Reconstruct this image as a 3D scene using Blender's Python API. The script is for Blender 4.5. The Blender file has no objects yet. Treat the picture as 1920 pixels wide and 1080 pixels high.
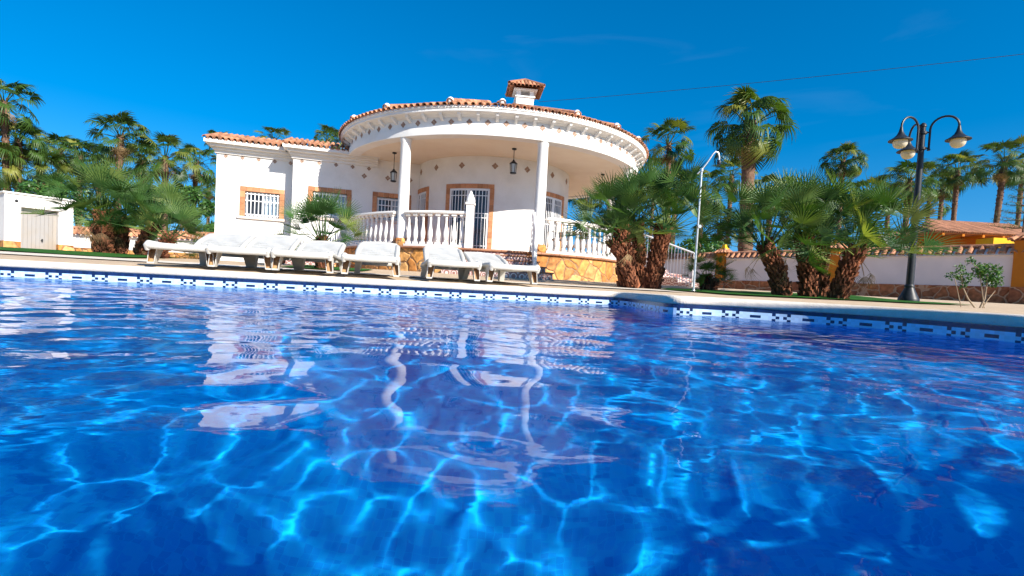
import bpy, bmesh, math, random
import numpy as np
from mathutils import Vector, Matrix
R = math.radians
sc = bpy.context.scene
COL = sc.collection
rnd = random.Random(7)

# ---------------------------------------------------------------- camera, sky, sun, exposure
F = 955.0                      # focal length in pixels of a 1920 px wide picture
PITCH, ROLL = 0.04, 0.0535     # looking slightly down, held slightly tilted
ZC = 0.015                     # lens a finger above the coping level
CX0, CY0 = 960.0, 534 + F * math.tan(PITCH)
ca, sa, cp, sp = math.cos(ROLL), math.sin(ROLL), math.cos(PITCH), math.sin(PITCH)
R0 = Vector((1, 0, 0)); U0 = Vector((0, sp, cp)); FW = Vector((0, cp, -sp))
cam_d = bpy.data.cameras.new('camera')
cam = bpy.data.objects.new('camera', cam_d)
COL.objects.link(cam)
rx, ux = R0 * ca + U0 * sa, -R0 * sa + U0 * ca
cam.matrix_world = Matrix(((rx.x, ux.x, -FW.x, 0), (rx.y, ux.y, -FW.y, 0), (rx.z, ux.z, -FW.z, ZC), (0, 0, 0, 1)))
cam_d.sensor_width = 36
cam_d.lens = F / 1920 * 36
cam_d.shift_y = (CY0 - 540) / 1920
cam_d.clip_start = 0.02
cam_d.clip_end = 3000
sc.camera = cam

SUN_AZ, SUN_EL = R(45), R(32)   # azimuth: right of straight behind the camera
sd = Vector((math.sin(SUN_AZ) * math.cos(SUN_EL), -math.cos(SUN_AZ) * math.cos(SUN_EL), math.sin(SUN_EL)))
sun_l = bpy.data.lights.new('sun', 'SUN')
sun_l.energy = 5.0
sun_l.angle = R(0.5)
sun_l.color = (1.0, 0.94, 0.84)
sun = bpy.data.objects.new('sun', sun_l)
sun.rotation_euler = (-sd).to_track_quat('-Z', 'Y').to_euler()
sun.location = sd * 60
COL.objects.link(sun)
sun_l.cycles.is_caustics_light = True

world = bpy.data.worlds.new("World")
sc.world = world
world.use_nodes = True
nt = world.node_tree
for n in list(nt.nodes): nt.nodes.remove(n)
def N(nt, t, **k):
    n = nt.nodes.new(t)
    for a, b in k.items():
        if isinstance(a, str) and hasattr(n, a): setattr(n, a, b)
    return n
sky = N(nt, 'ShaderNodeTexSky', sky_type='NISHITA', sun_disc=False)
sky.sun_elevation = SUN_EL
sky.sun_rotation = math.atan2(sd.x, sd.y)
sky.altitude = 50
sky.air_density = 1.0
sky.dust_density = 0.4
sky.ozone_density = 2.5
hs = N(nt, 'ShaderNodeHueSaturation'); hs.inputs['Saturation'].default_value = 1.55; hs.inputs['Hue'].default_value = 0.500
tc = N(nt, 'ShaderNodeTexCoord')
mp = N(nt, 'ShaderNodeMapping'); mp.inputs['Scale'].default_value = (1.2, 1.2, 7.0); mp.inputs['Rotation'].default_value = (0, R(14), 0)
nz = N(nt, 'ShaderNodeTexNoise'); nz.inputs['Scale'].default_value = 2.3; nz.inputs['Detail'].default_value = 7; nz.inputs['Distortion'].default_value = 0.7
rp = N(nt, 'ShaderNodeValToRGB'); rp.color_ramp.elements[0].position = 0.60; rp.color_ramp.elements[1].position = 0.9
rp.color_ramp.elements[0].color = (0, 0, 0, 1); rp.color_ramp.elements[1].color = (0.04, 0.04, 0.04, 1)
mx = N(nt, 'ShaderNodeMix', data_type='RGBA'); mx.inputs['B'].default_value = (5.0, 6.6, 8.2, 1)
bg = N(nt, 'ShaderNodeBackground'); bg.inputs['Strength'].default_value = 0.088
wo = N(nt, 'ShaderNodeOutputWorld')
L = nt.links.new
mpv = N(nt, 'ShaderNodeMapping'); mpv.inputs['Scale'].default_value = (1, 1, .8); mpv.inputs['Location'].default_value = (0, 0, .12)
nrm = N(nt, 'ShaderNodeVectorMath', operation='NORMALIZE')
L(tc.outputs['Generated'], mpv.inputs[0]); L(mpv.outputs[0], nrm.inputs[0]); L(nrm.outputs[0], sky.inputs[0])
L(sky.outputs[0], hs.inputs['Color']); L(tc.outputs['Generated'], mp.inputs[0]); L(mp.outputs[0], nz.inputs['Vector'])
L(nz.outputs['Fac'], rp.inputs[0]); L(rp.outputs[0], mx.inputs['Factor']); L(hs.outputs[0], mx.inputs['A'])
L(mx.outputs['Result'], bg.inputs['Color']); L(bg.outputs[0], wo.inputs[0])

sc.view_settings.view_transform = 'Standard'
sc.view_settings.look = 'None'
sc.view_settings.exposure = 0.98
sc.view_settings.gamma = 1
sc.view_settings.use_curve_mapping = False
sc.render.engine = 'CYCLES'
cy = sc.cycles
cy.use_denoising = True
cy.use_adaptive_sampling = True
cy.adaptive_threshold = 0.02
cy.max_bounces = 8
cy.transparent_max_bounces = 12
cy.caustics_refractive = True
cy.caustics_reflective = False
cy.sample_clamp_indirect = 30

# ---------------------------------------------------------------- pixel helpers (where a line of sight meets a surface of the place)
def ray(px, py):
    U, V = px - CX0, CY0 - py
    u, v = U * ca - V * sa, U * sa + V * ca
    return (R0 * (u / F) + U0 * (v / F) + FW)
def at(px, py, Y):
    d = ray(px, py); t = Y / d.y
    return Vector((d.x * t, Y, ZC + d.z * t))
def onplane(px, py, P, ang):
    """plane through P=(x,y) running along ang; gives (s, z)"""
    d = ray(px, py); ux_, uy_ = math.cos(ang), math.sin(ang); nx, ny = uy_, -ux_
    t = (P[0] * nx + P[1] * ny) / (d.x * nx + d.y * ny)
    x, y = d.x * t, d.y * t
    return ((x - P[0]) * ux_ + (y - P[1]) * uy_, ZC + d.z * t)
def xat(px, Y, z):
    """x of a point seen at column px, at distance Y and height z"""
    lo, hi = 0.0, 1080.0
    for _ in range(40):
        m = (lo + hi) / 2
        if at(px, m, Y).z > z: lo = m
        else: hi = m
    return at(px, lo, Y).x

# ---------------------------------------------------------------- objects
def tag(o, label=None, cat=None, group=None, kind=None):
    if label: o['label'] = label
    if cat: o['category'] = cat
    if group: o['group'] = group
    if kind: o['kind'] = kind
    return o
def thing(name, label, cat, loc=(0, 0, 0), rz=0, group=None):
    o = bpy.data.objects.new(name, None); COL.objects.link(o)
    o.empty_display_size = 0.2
    o.location = loc; o.rotation_euler = (0, 0, rz)
    return tag(o, label, cat, group)
def wloc(o):
    v = Vector((0, 0, 0))
    while o is not None:
        v += o.location; o = o.parent
    return v
def kids(o):
    return [c for c in bpy.data.objects if c.parent == o]
def copy_tree(o, parent=None, ch=None):
    c = o.copy(); COL.objects.link(c); c.parent = parent
    for k in kids(o): copy_tree(k, c)
    return c

class MB:
    def __init__(s):
        s.v = []; s.f = []; s.m = []; s.t = []
        s.tint = 0.5
    def add(s, vs, fs, mi=0):
        o = len(s.v); s.v += [tuple(p) for p in vs]
        for f in fs:
            s.f.append(tuple(i + o for i in f)); s.m.append(mi); s.t.append(s.tint)
    def box(s, c, d, rz=0, mi=0, taper=1.0, M=None):
        x, y, z = d[0] / 2, d[1] / 2, d[2] / 2
        vs = []
        for kz, k in ((-z, 1.0), (z, taper)):
            for a, b in ((-x, -y), (x, -y), (x, y), (-x, y)):
                vs.append(Vector((a * k, b * k, kz)))
        if M is None:
            cr, sr = math.cos(rz), math.sin(rz)
            vs = [(c[0] + p.x * cr - p.y * sr, c[1] + p.x * sr + p.y * cr, c[2] + p.z) for p in vs]
        else:
            vs = [tuple((M @ p) + Vector(c)) for p in vs]
        s.add(vs, [(0, 3, 2, 1), (4, 5, 6, 7), (0, 1, 5, 4), (1, 2, 6, 5), (2, 3, 7, 6), (3, 0, 4, 7)], mi)
    def tube(s, pts, rad, n=8, mi=0, cap=True):
        pts = [Vector(p) for p in pts]
        if not hasattr(rad, '__len__'): rad = [rad] * len(pts)
        vs = []; ref = None
        for i, p in enumerate(pts):
            d = (pts[min(i + 1, len(pts) - 1)] - pts[max(i - 1, 0)]).normalized()
            if ref is None:
                ref = Vector((0, 0, 1)) if abs(d.z) < 0.9 else Vector((1, 0, 0))
            a = d.cross(ref).normalized(); b = d.cross(a).normalized(); ref = -b if False else (a.cross(d)).normalized()
            for k in range(n):
                t = 2 * math.pi * k / n
                vs.append(p + (a * math.cos(t) + ref * math.sin(t)) * rad[i])
        fs = []
        for i in range(len(pts) - 1):
            for k in range(n):
                k2 = (k + 1) % n
                fs.append((i * n + k, i * n + k2, (i + 1) * n + k2, (i + 1) * n + k))
        if cap:
            fs.append(tuple(range(n))[::-1]); fs.append(tuple((len(pts) - 1) * n + k for k in range(n)))
        s.add(vs, fs, mi)
    def lathe(s, prof, c=(0, 0, 0), n=16, mi=0):
        vs = []; fs = []
        for r, z in prof:
            for k in range(n):
                t = 2 * math.pi * k / n
                vs.append((c[0] + r * math.cos(t), c[1] + r * math.sin(t), c[2] + z))
        for i in range(len(prof) - 1):
            for k in range(n):
                k2 = (k + 1) % n
                fs.append((i * n + k, i * n + k2, (i + 1) * n + k2, (i + 1) * n + k))
        fs.append(tuple(range(n))[::-1]); fs.append(tuple((len(prof) - 1) * n + k for k in range(n)))
        s.add(vs, fs, mi)
    def sector(s, C, prof, a0, a1, n, mi=0, closed=True, ends=True):
        """profile [(r,z)...] swept about C; angle 0 looks at the camera (-Y), positive to the right"""
        m = len(prof); vs = []; fs = []
        for i in range(n + 1):
            a = a0 + (a1 - a0) * i / n
            for r, z in prof: vs.append((C[0] + r * math.sin(a), C[1] - r * math.cos(a), z))
        for i in range(n):
            for k in range(m if closed else m - 1):
                k2 = (k + 1) % m
                fs.append((i * m + k, (i + 1) * m + k, (i + 1) * m + k2, i * m + k2))
        if closed and ends and abs(a1 - a0) < 6.28:
            fs.append(tuple(range(m))); fs.append(tuple(n * m + k for k in range(m))[::-1])
        s.add(vs, fs, mi)
    def build(s, name, mats, parent=None, smooth=False, local=False, angle=40):
        me = bpy.data.meshes.new(name)
        off = Vector((0, 0, 0)) if (local or parent is None) else wloc(parent)
        me.from_pydata([(p[0] - off.x, p[1] - off.y, p[2] - off.z) for p in s.v], [], s.f)
        if not isinstance(mats, (list, tuple)): mats = [mats]
        for m in mats: me.materials.append(m)
        me.polygons.foreach_set('material_index', s.m)
        at_ = me.attributes.new('tint', 'FLOAT', 'FACE')
        at_.data.foreach_set('value', s.t)
        if smooth:
            me.polygons.foreach_set('use_smooth', [True] * len(me.polygons))
            if angle: me.set_sharp_from_angle(angle=R(angle))
        me.update()
        o = bpy.data.objects.new(name, me); COL.objects.link(o)
        o.parent = parent
        return o

# ---------------------------------------------------------------- materials
def mat(name, col=(.5, .5, .5), rough=.6, spec=.3, noise=0, scale=8, col2=None, bump=0, bscale=None, metal=0, tint=0, trans=0, thr=(.35, .65)):
    m = bpy.data.materials.new(name); m.use_nodes = True
    nt = m.node_tree; b = nt.nodes['Principled BSDF']; L = nt.links.new
    b.inputs['Roughness'].default_value = rough; b.inputs['Metallic'].default_value = metal
    b.inputs['Specular IOR Level'].default_value = spec
    tc = N(nt, 'ShaderNodeTexCoord')
    src = None
    rgb = N(nt, 'ShaderNodeRGB'); rgb.outputs[0].default_value = (*col, 1); src = rgb.outputs[0]
    if col2 is not None:
        nz = N(nt, 'ShaderNodeTexNoise'); nz.inputs['Scale'].default_value = scale; nz.inputs['Detail'].default_value = 6; nz.inputs['Roughness'].default_value = .62
        L(tc.outputs['Object'], nz.inputs['Vector'])
        rp = N(nt, 'ShaderNodeMapRange'); rp.inputs[1].default_value = thr[0]; rp.inputs[2].default_value = thr[1]
        L(nz.outputs['Fac'], rp.inputs[0])
        mx = N(nt, 'ShaderNodeMix', data_type='RGBA'); L(rp.outputs[0], mx.inputs['Factor'])
        L(src, mx.inputs['A']); mx.inputs['B'].default_value = (*col2, 1); src = mx.outputs['Result']
    if tint:
        a = N(nt, 'ShaderNodeAttribute'); a.attribute_name = 'tint'
        r = N(nt, 'ShaderNodeMapRange'); r.inputs[3].default_value = 1 - tint; r.inputs[4].default_value = 1 + tint
        L(a.outputs['Fac'], r.inputs[0])
        v = N(nt, 'ShaderNodeVectorMath', operation='SCALE'); L(src, v.inputs[0]); L(r.outputs[0], v.inputs['Scale']); src = v.outputs[0]
    L(src, b.inputs['Base Color'])
    if bump:
        nb = N(nt, 'ShaderNodeTexNoise'); nb.inputs['Scale'].default_value = bscale or scale * 3; nb.inputs['Detail'].default_value = 5
        L(tc.outputs['Object'], nb.inputs['Vector'])
        bp = N(nt, 'ShaderNodeBump'); bp.inputs['Strength'].default_value = bump; bp.inputs['Distance'].default_value = .02
        L(nb.outputs['Fac'], bp.inputs['Height']); L(bp.outputs[0], b.inputs['Normal'])
    if trans:
        out = nt.nodes['Material Output']
        tr = N(nt, 'ShaderNodeBsdfTranslucent'); ms = N(nt, 'ShaderNodeMixShader'); ms.inputs[0].default_value = trans
        v2 = N(nt, 'ShaderNodeVectorMath', operation='MULTIPLY'); v2.inputs[1].default_value = (1.5, 1.35, .5); L(src, v2.inputs[0]); L(v2.outputs[0], tr.inputs[0])
        L(b.outputs[0], ms.inputs[1]); L(tr.outputs[0], ms.inputs[2]); L(ms.outputs[0], out.inputs[0])
    return m
def stone_mat(name, cols, joint, scale=3.2, jw=.045, bump=.6, stretch=(1, 1, 1)):
    m = bpy.data.materials.new(name); m.use_nodes = True
    nt = m.node_tree; b = nt.nodes['Principled BSDF']; L = nt.links.new
    b.inputs['Roughness'].default_value = .85; b.inputs['Specular IOR Level'].default_value = .2
    tc = N(nt, 'ShaderNodeTexCoord'); nz = N(nt, 'ShaderNodeTexNoise'); nz.inputs['Scale'].default_value = 3; nz.inputs['Detail'].default_value = 3
    L(tc.outputs['Object'], nz.inputs['Vector'])
    ms = N(nt, 'ShaderNodeVectorMath', operation='SCALE'); ms.inputs['Scale'].default_value = .22; L(nz.outputs['Color'], ms.inputs[0])
    ad = N(nt, 'ShaderNodeVectorMath', operation='ADD'); L(tc.outputs['Object'], ad.inputs[0]); L(ms.outputs[0], ad.inputs[1])
    mp = N(nt, 'ShaderNodeMapping'); mp.inputs['Scale'].default_value = stretch; L(ad.outputs[0], mp.inputs[0])
    v1 = N(nt, 'ShaderNodeTexVoronoi', feature='F1'); v1.inputs['Scale'].default_value = scale
    v2 = N(nt, 'ShaderNodeTexVoronoi', feature='DISTANCE_TO_EDGE'); v2.inputs['Scale'].default_value = scale
    L(mp.outputs[0], v1.inputs['Vector']); L(mp.outputs[0], v2.inputs['Vector'])
    sx = N(nt, 'ShaderNodeSeparateColor'); L(v1.outputs['Color'], sx.inputs[0])
    cr = N(nt, 'ShaderNodeValToRGB'); cr.color_ramp.interpolation = 'LINEAR'
    el = cr.color_ramp.elements
    while len(el) < len(cols): el.new(.5)
    for i, c in enumerate(cols): el[i].position = i / (len(cols) - 1); el[i].color = (*c, 1)
    L(sx.outputs[0], cr.inputs[0])
    n2 = N(nt, 'ShaderNodeTexNoise'); n2.inputs['Scale'].default_value = 9; n2.inputs['Detail'].default_value = 6; L(tc.outputs['Object'], n2.inputs['Vector'])
    mr = N(nt, 'ShaderNodeMapRange'); mr.inputs[1].default_value = .3; mr.inputs[2].default_value = .7; mr.inputs[3].default_value = .6; mr.inputs[4].default_value = 1.3; L(n2.outputs['Fac'], mr.inputs[0])
    sc_ = N(nt, 'ShaderNodeVectorMath', operation='SCALE'); L(cr.outputs[0], sc_.inputs[0]); L(mr.outputs[0], sc_.inputs['Scale'])
    e = N(nt, 'ShaderNodeMapRange', interpolation_type='SMOOTHSTEP'); e.inputs[1].default_value = jw * .4; e.inputs[2].default_value = jw; L(v2.outputs['Distance'], e.inputs[0])
    mx = N(nt, 'ShaderNodeMix', data_type='RGBA'); mx.inputs['A'].default_value = (*joint, 1); L(sc_.outputs[0], mx.inputs['B']); L(e.outputs[0], mx.inputs['Factor'])
    L(mx.outputs['Result'], b.inputs['Base Color'])
    hh = N(nt, 'ShaderNodeMath', operation='MULTIPLY_ADD'); L(n2.outputs['Fac'], hh.inputs[0]); hh.inputs[1].default_value = .5
    e2 = N(nt, 'ShaderNodeMapRange', interpolation_type='SMOOTHSTEP'); e2.inputs[2].default_value = jw * 2.2; L(v2.outputs['Distance'], e2.inputs[0]); L(e2.outputs[0], hh.inputs[2])
    bp = N(nt, 'ShaderNodeBump'); bp.inputs['Strength'].default_value = bump; bp.inputs['Distance'].default_value = .05
    L(hh.outputs[0], bp.inputs['Height']); L(bp.outputs[0], b.inputs['Normal'])
    return m

M = {}
M['stucco'] = mat('white_stucco', (.76, .745, .72), .9, .2, col2=(.66, .64, .61), scale=1.6, bump=.4, bscale=45, thr=(.42, .75))
M['cream'] = mat('cream_paint', (.80, .71, .58), .9, .2, col2=(.76, .66, .53), scale=2, bump=.1, bscale=50)
M['coping'] = mat('coping_stone', (.70, .62, .52), .75, .3, col2=(.62, .54, .44), scale=14, bump=.3, bscale=120, tint=.05)
M['paving'] = mat('sandy_paving', (.50, .38, .26), .9, .2, col2=(.42, .31, .21), scale=5, bump=.3, bscale=90)
M['dirt'] = mat('ground', (.34, .27, .19), .95, .1, col2=(.25, .20, .14), scale=1.5, bump=.4, bscale=20)
M['lawn'] = mat('lawn', (.035, .13, .02), .9, .1, col2=(.02, .07, .012), scale=30, bump=.5, bscale=200)
M['blue_dark'] = mat('dark_blue_mosaic', (.006, .018, .075), .25, .5, tint=.3)
M['band_light'] = mat('pale_mosaic', (.42, .58, .76), .3, .5, tint=.12)

# ---------------------------------------------------------------- pool
WZ = -0.150      # water level; coping top is z = 0
TH = 0.067       # coping thickness
FLOOR_Z = -1.45
Lp = [(18, 4.43), (193, 4.58), (357.5, 4.74), (512.8, 4.90), (656.3, 5.06), (792.5, 5.22), (920.6, 5.38), (1041.3, 5.55), (1099.4, 5.63)]
edge = [(-9.5, 3.2)]
for px, Y in Lp: edge.append((xat(px, Y, -TH), Y))
edge += [(1.09, 5.69), (1.17, 5.66), (1.22, 5.58), (1.24, 5.4), (1.235, 5.0), (1.225, 4.6), (1.22, 4.25), (1.23, 4.08), (1.30, 4.0), (1.45, 4.01), (1.6, 4.02), (1.85, 3.95), (2.08, 3.84), (2.30, 3.68), (2.48, 3.48), (2.60, 3.24), (2.68, 2.97), (2.72, 2.70), (2.86, 2.46), (3.2, 2.2), (3.7, 1.9), (4.0, 1.2), (3.8, .7), (3.2, .38), (2.5, .28), (1.95, .2), (1.5, -.02), (1.0, -.32), (.3, -.5)]
edge += [(-0.2, -0.62), (-6.0, -1.75), (-9.5, -2.4)]
def smooth_loop(p, it):
    for _ in range(it):
        q = []
        for i in range(len(p)):
            a, b = Vector(p[i]), Vector(p[(i + 1) % len(p)])
            q += [tuple(a * .75 + b * .25), tuple(a * .25 + b * .75)]
        p = q
    return p
def resample(p, step):
    q = []; P = [Vector(a) for a in p] + [Vector(p[0])]
    acc = 0
    for a, b in zip(P, P[1:]):
        l = (b - a).length
        while acc <= l:
            q.append(a.lerp(b, acc / l)); acc += step
        acc -= l
    return q
outline = resample(smooth_loop(edge, 2), 0.0254)
def offset_loop(P, d):
    n = len(P); out = []
    for i in range(n):
        t = (P[(i + 4) % n] - P[(i - 4) % n]).normalized()
        out.append(P[i] + Vector((-t.y, t.x)) * d)
    return out
area = sum(a.x * b.y - b.x * a.y for a, b in zip(outline, outline[1:] + outline[:1])) / 2
SGN = 1 if area < 0 else -1     # outward offset sign
n_o = len(outline)
# coping stones: a rounded nose, each stone 0.5 m long
b = MB()
prof = [(.42, -TH), (.42, 0), (.012, 0), (-.004, -.006), (-.012, -.018), (-.014, -.03), (-.010, -.056), (-.002, -TH + .003), (.004, -TH)]
loops = [[(q, z) for q in offset_loop(outline, SGN * off)] for off, z in prof]
m_ = len(prof)
stone = 20
for i in range(0, n_o, 1):
    j = (i + 1) % n_o
    k_ = i // stone
    b.tint = (math.sin(k_ * 12.9898) * 43758.5453) % 1.0
    if i % stone == 0:
        b.tint = -1.2
    vs = [(l[i][0].x, l[i][0].y, l[i][1]) for l in loops] + [(l[j][0].x, l[j][0].y, l[j][1]) for l in loops]
    b.add(vs, [(k, k + 1, m_ + k + 1, m_ + k) for k in range(m_ - 1)])
tag(b.build('pool_coping', M['coping'], smooth=True), kind='structure')
# mosaic walls: a dark row, a pale decorated band, blue below
M['pool_blue'] = None
def pool_mat(name, c1, c2, c3):
    m = bpy.data.materials.new(name); m.use_nodes = True
    nt = m.node_tree; b = nt.nodes['Principled BSDF']; L = nt.links.new
    b.inputs['Roughness'].default_value = .35; b.inputs['Specular IOR Level'].default_value = .2
    tc = N(nt, 'ShaderNodeTexCoord')
    sc_ = N(nt, 'ShaderNodeVectorMath', operation='SCALE'); sc_.inputs['Scale'].default_value = 1 / .0254; L(tc.outputs['Object'], sc_.inputs[0])
    fl = N(nt, 'ShaderNodeVectorMath', operation='FLOOR'); L(sc_.outputs[0], fl.inputs[0])
    wn = N(nt, 'ShaderNodeTexWhiteNoise'); L(fl.outputs[0], wn.inputs['Vector'])
    cr = N(nt, 'ShaderNodeValToRGB'); cr.color_ramp.interpolation = 'CONSTANT'
    e = cr.color_ramp.elements; e.new(.4); e.new(.75)
    for q, (p, c) in zip(e, ((0, c1), (.4, c2), (.75, c3), (1, c3))): q.position = p; q.color = (*c, 1)
    L(wn.outputs['Value'], cr.inputs[0])
    fr = N(nt, 'ShaderNodeVectorMath', operation='FRACTION'); L(sc_.outputs[0], fr.inputs[0])
    sp_ = N(nt, 'ShaderNodeSeparateXYZ'); L(fr.outputs[0], sp_.inputs[0])
    mn = None
    for k in 'XY':
        a = N(nt, 'ShaderNodeMath', operation='LESS_THAN'); a.inputs[1].default_value = .09; L(sp_.outputs[k], a.inputs[0])
        if mn is None: mn = a
        else:
            c = N(nt, 'ShaderNodeMath', operation='MAXIMUM'); L(mn.outputs[0], c.inputs[0]); L(a.outputs[0], c.inputs[1]); mn = c
    mx = N(nt, 'ShaderNodeMix', data_type='RGBA'); L(mn.outputs[0], mx.inputs['Factor']); L(cr.outputs[0], mx.inputs['A']); mx.inputs['B'].default_value = (.004, .38, .92, 1)
    L(mx.outputs['Result'], b.inputs['Base Color'])
    return m
M['pool_blue'] = pool_mat('blue_mosaic', (.002, .32, .90), (.002, .37, .92), (.002, .275, .84))
b = MB()
wall_in = offset_loop(outline, 0)
T = .0254
rows = [-TH, -TH - .030, -TH - .051, -TH - .072, -TH - .093, -.30, -.8, FLOOR_Z]
for i in range(n_o):
    j = (i + 1) % n_o; A, B = wall_in[i], wall_in[j]
    c = i % 14
    for r_ in range(len(rows) - 1):
        if r_ == 0: mi = 0
        elif r_ < 4:
            dark = (r_ == 1 and c in (0, 4)) or (r_ == 2 and c in (1, 3, 8, 9, 10)) or (r_ == 3 and c in (0, 4))
            mi = 0 if dark else 1
        else: mi = 2
        b.tint = rnd.random()
        b.add([(A.x, A.y, rows[r_]), (B.x, B.y, rows[r_]), (B.x, B.y, rows[r_ + 1]), (A.x, A.y, rows[r_ + 1])], [(0, 1, 2, 3)], mi)
pw = tag(b.build('pool_wall', [M['blue_dark'], M['band_light'], M['pool_blue']]), kind='structure')
# pool floor, sloping gently deeper to the left, with a rounded cove
b = MB()
b.add([(-12, -4, FLOOR_Z), (6, -4, FLOOR_Z), (6, 8, FLOOR_Z), (-12, 8, FLOOR_Z)], [(0, 1, 2, 3)])
pf = tag(b.build('pool_floor', M['pool_blue']), kind='structure')
# water: a sum of travelling ripples as real geometry
WAVES = ((.9, 1.6, 7, .008), (.42, .8, 12, .012), (.17, .27, 28, .025), (.10, .15, 16, .003))
def wave(X, Y):
    H = np.zeros_like(X); r = np.random.RandomState(11)
    for lam0, lam1, cnt, slope in WAVES:
        for _ in range(cnt):
            lam = r.uniform(lam0, lam1); th = r.uniform(0, 2 * np.pi); ph = r.uniform(0, 2 * np.pi); k = 2 * np.pi / lam
            s_ = slope / math.sqrt(cnt / 2.0) * r.uniform(.6, 1.4)
            P = k * (X * np.cos(th) + Y * np.sin(th)) + ph
            H += s_ / k * (np.sin(P) + .18 * np.sin(2 * P + 1.3))
    return H
def axis(lo, hi, f0, f1, fine, coarse):
    a = list(np.arange(lo, f0, coarse)) + list(np.arange(f0, f1, fine)) + list(np.arange(f1, hi + coarse, coarse))
    return np.array(a)
xs = axis(-9.6, 4.3, -3.6, 4.3, .013, .045); ys = axis(-2.4, 5.9, -.7, 5.9, .013, .045)
Xg, Yg = np.meshgrid(xs, ys)
Zg = WZ + wave(Xg, Yg)
nx_, ny_ = len(xs), len(ys)
co = np.stack([Xg, Yg, Zg], -1).reshape(-1, 3)
ii = (np.arange(ny_ - 1)[:, None] * nx_ + np.arange(nx_ - 1)[None, :]).reshape(-1)
fq = np.stack([ii, ii + 1, ii + 1 + nx_, ii + nx_], -1)
def fast_mesh(name, co, fq, k=4):
    me = bpy.data.meshes.new(name)
    me.vertices.add(len(co)); me.vertices.foreach_set('co', co.astype(np.float32).ravel())
    me.loops.add(fq.size); me.loops.foreach_set('vertex_index', fq.astype(np.int32).ravel())
    me.polygons.add(len(fq)); me.polygons.foreach_set('loop_start', (np.arange(len(fq)) * k).astype(np.int32))
    me.update(calc_edges=True); me.validate()
    return me
me = fast_mesh('water', co, fq)
me.polygons.foreach_set('use_smooth', [True] * len(me.polygons))
wm = bpy.data.materials.new('pool_water'); wm.use_nodes = True
nt = wm.node_tree; nt.nodes.remove(nt.nodes['Principled BSDF'])
gl = N(nt, 'ShaderNodeBsdfGlass'); gl.inputs['IOR'].default_value = 1.27; gl.inputs['Roughness'].default_value = 0; gl.inputs['Color'].default_value = (1, 1, 1, 1)
nt.links.new(gl.outputs[0], nt.nodes['Material Output'].inputs[0])
tcw = N(nt, 'ShaderNodeTexCoord'); mw = N(nt, 'ShaderNodeMapping'); mw.inputs['Scale'].default_value = (11, 17, 1); mw.inputs['Rotation'].default_value = (0, 0, .3)
nw = N(nt, 'ShaderNodeTexNoise'); nw.inputs['Scale'].default_value = 1.0; nw.inputs['Detail'].default_value = 2.5
nw2 = N(nt, 'ShaderNodeTexNoise'); nw2.inputs['Scale'].default_value = .7; nw2.inputs['Detail'].default_value = 1
mrw = N(nt, 'ShaderNodeMapRange'); mrw.inputs[1].default_value = .38; mrw.inputs[2].default_value = .62; mrw.inputs[3].default_value = .15; mrw.inputs[4].default_value = 1
mlw = N(nt, 'ShaderNodeMath', operation='MULTIPLY'); bw = N(nt, 'ShaderNodeBump'); bw.inputs['Distance'].default_value = .003; bw.inputs['Strength'].default_value = 1
nt.links.new(tcw.outputs['Object'], mw.inputs[0]); nt.links.new(mw.outputs[0], nw.inputs['Vector']); nt.links.new(tcw.outputs['Object'], nw2.inputs['Vector'])
nt.links.new(nw2.outputs['Fac'], mrw.inputs[0]); nt.links.new(nw.outputs['Fac'], mlw.inputs[0]); nt.links.new(mrw.outputs[0], mlw.inputs[1])
rf_ = N(nt, 'ShaderNodeBsdfRefraction'); rf_.inputs['IOR'].default_value = 1.27; rf_.inputs['Roughness'].default_value = 0; mxw = N(nt, 'ShaderNodeMixShader'); mxw.inputs[0].default_value = .36
nt.links.new(gl.outputs[0], mxw.inputs[1]); nt.links.new(rf_.outputs[0], mxw.inputs[2]); nt.links.new(mxw.outputs[0], nt.nodes['Material Output'].inputs[0]); nt.links.new(bw.outputs[0], rf_.inputs['Normal'])
nt.links.new(mlw.outputs[0], bw.inputs['Height']); nt.links.new(bw.outputs[0], gl.inputs['Normal'])
me.materials.append(wm)
water = bpy.data.objects.new('water', me); COL.objects.link(water); tag(water, kind='structure')
water.cycles.is_caustics_caster = True
for o in (pf, pw): o.cycles.is_caustics_receiver = True

# ---------------------------------------------------------------- ground
def ramp(x, pts):
    if x <= pts[0][0]: return pts[0][1]
    for (a, u), (b_, v) in zip(pts, pts[1:]):
        if x <= b_:
            t = (x - a) / (b_ - a); t = t * t * (3 - 2 * t); return u + (v - u) * t
    return pts[-1][1]
def gz(x, y):
    y2 = y + .231 * (.8 - max(-9.0, min(.8, x)))
    return ramp(y2, [(6.2, -.006), (6.55, .028), (8.0, .05), (9.7, .095), (12.0, .195), (24, .2)])
poly = [(p.x, p.y) for p in outline[::8]]
def inside(x, y, P=None):
    P = P or poly; c = False; n = len(P); j = n - 1
    for i in range(n):
        if (P[i][1] > y) != (P[j][1] > y) and x < (P[j][0] - P[i][0]) * (y - P[i][1]) / (P[j][1] - P[i][1]) + P[i][0]: c = not c
        j = i
    return c
inner = [(p.x, p.y) for p in offset_loop(outline, SGN * .2)[::8]]
def grid_axis(lo, hi, a, b_, fine, steps):
    v = [lo]; 
    return sorted(set([round(x, 4) for x in list(np.arange(a, b_ + 1e-6, fine))] + steps))
gx = grid_axis(0, 0, -11, 5, .2, [-900, -300, -120, -60, -35, -22, -15, 8, 12, 16, 24, 40, 70, 140, 320, 900])
gy = grid_axis(0, 0, -4, 13, .2, [-900, -300, -60, -15, 15, 18, 22, 30, 45, 80, 150, 320, 900])
b = MB()
for y in gy:
    for x in gx: b.v.append((x, y, gz(x, y)))
nx = len(gx)
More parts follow.
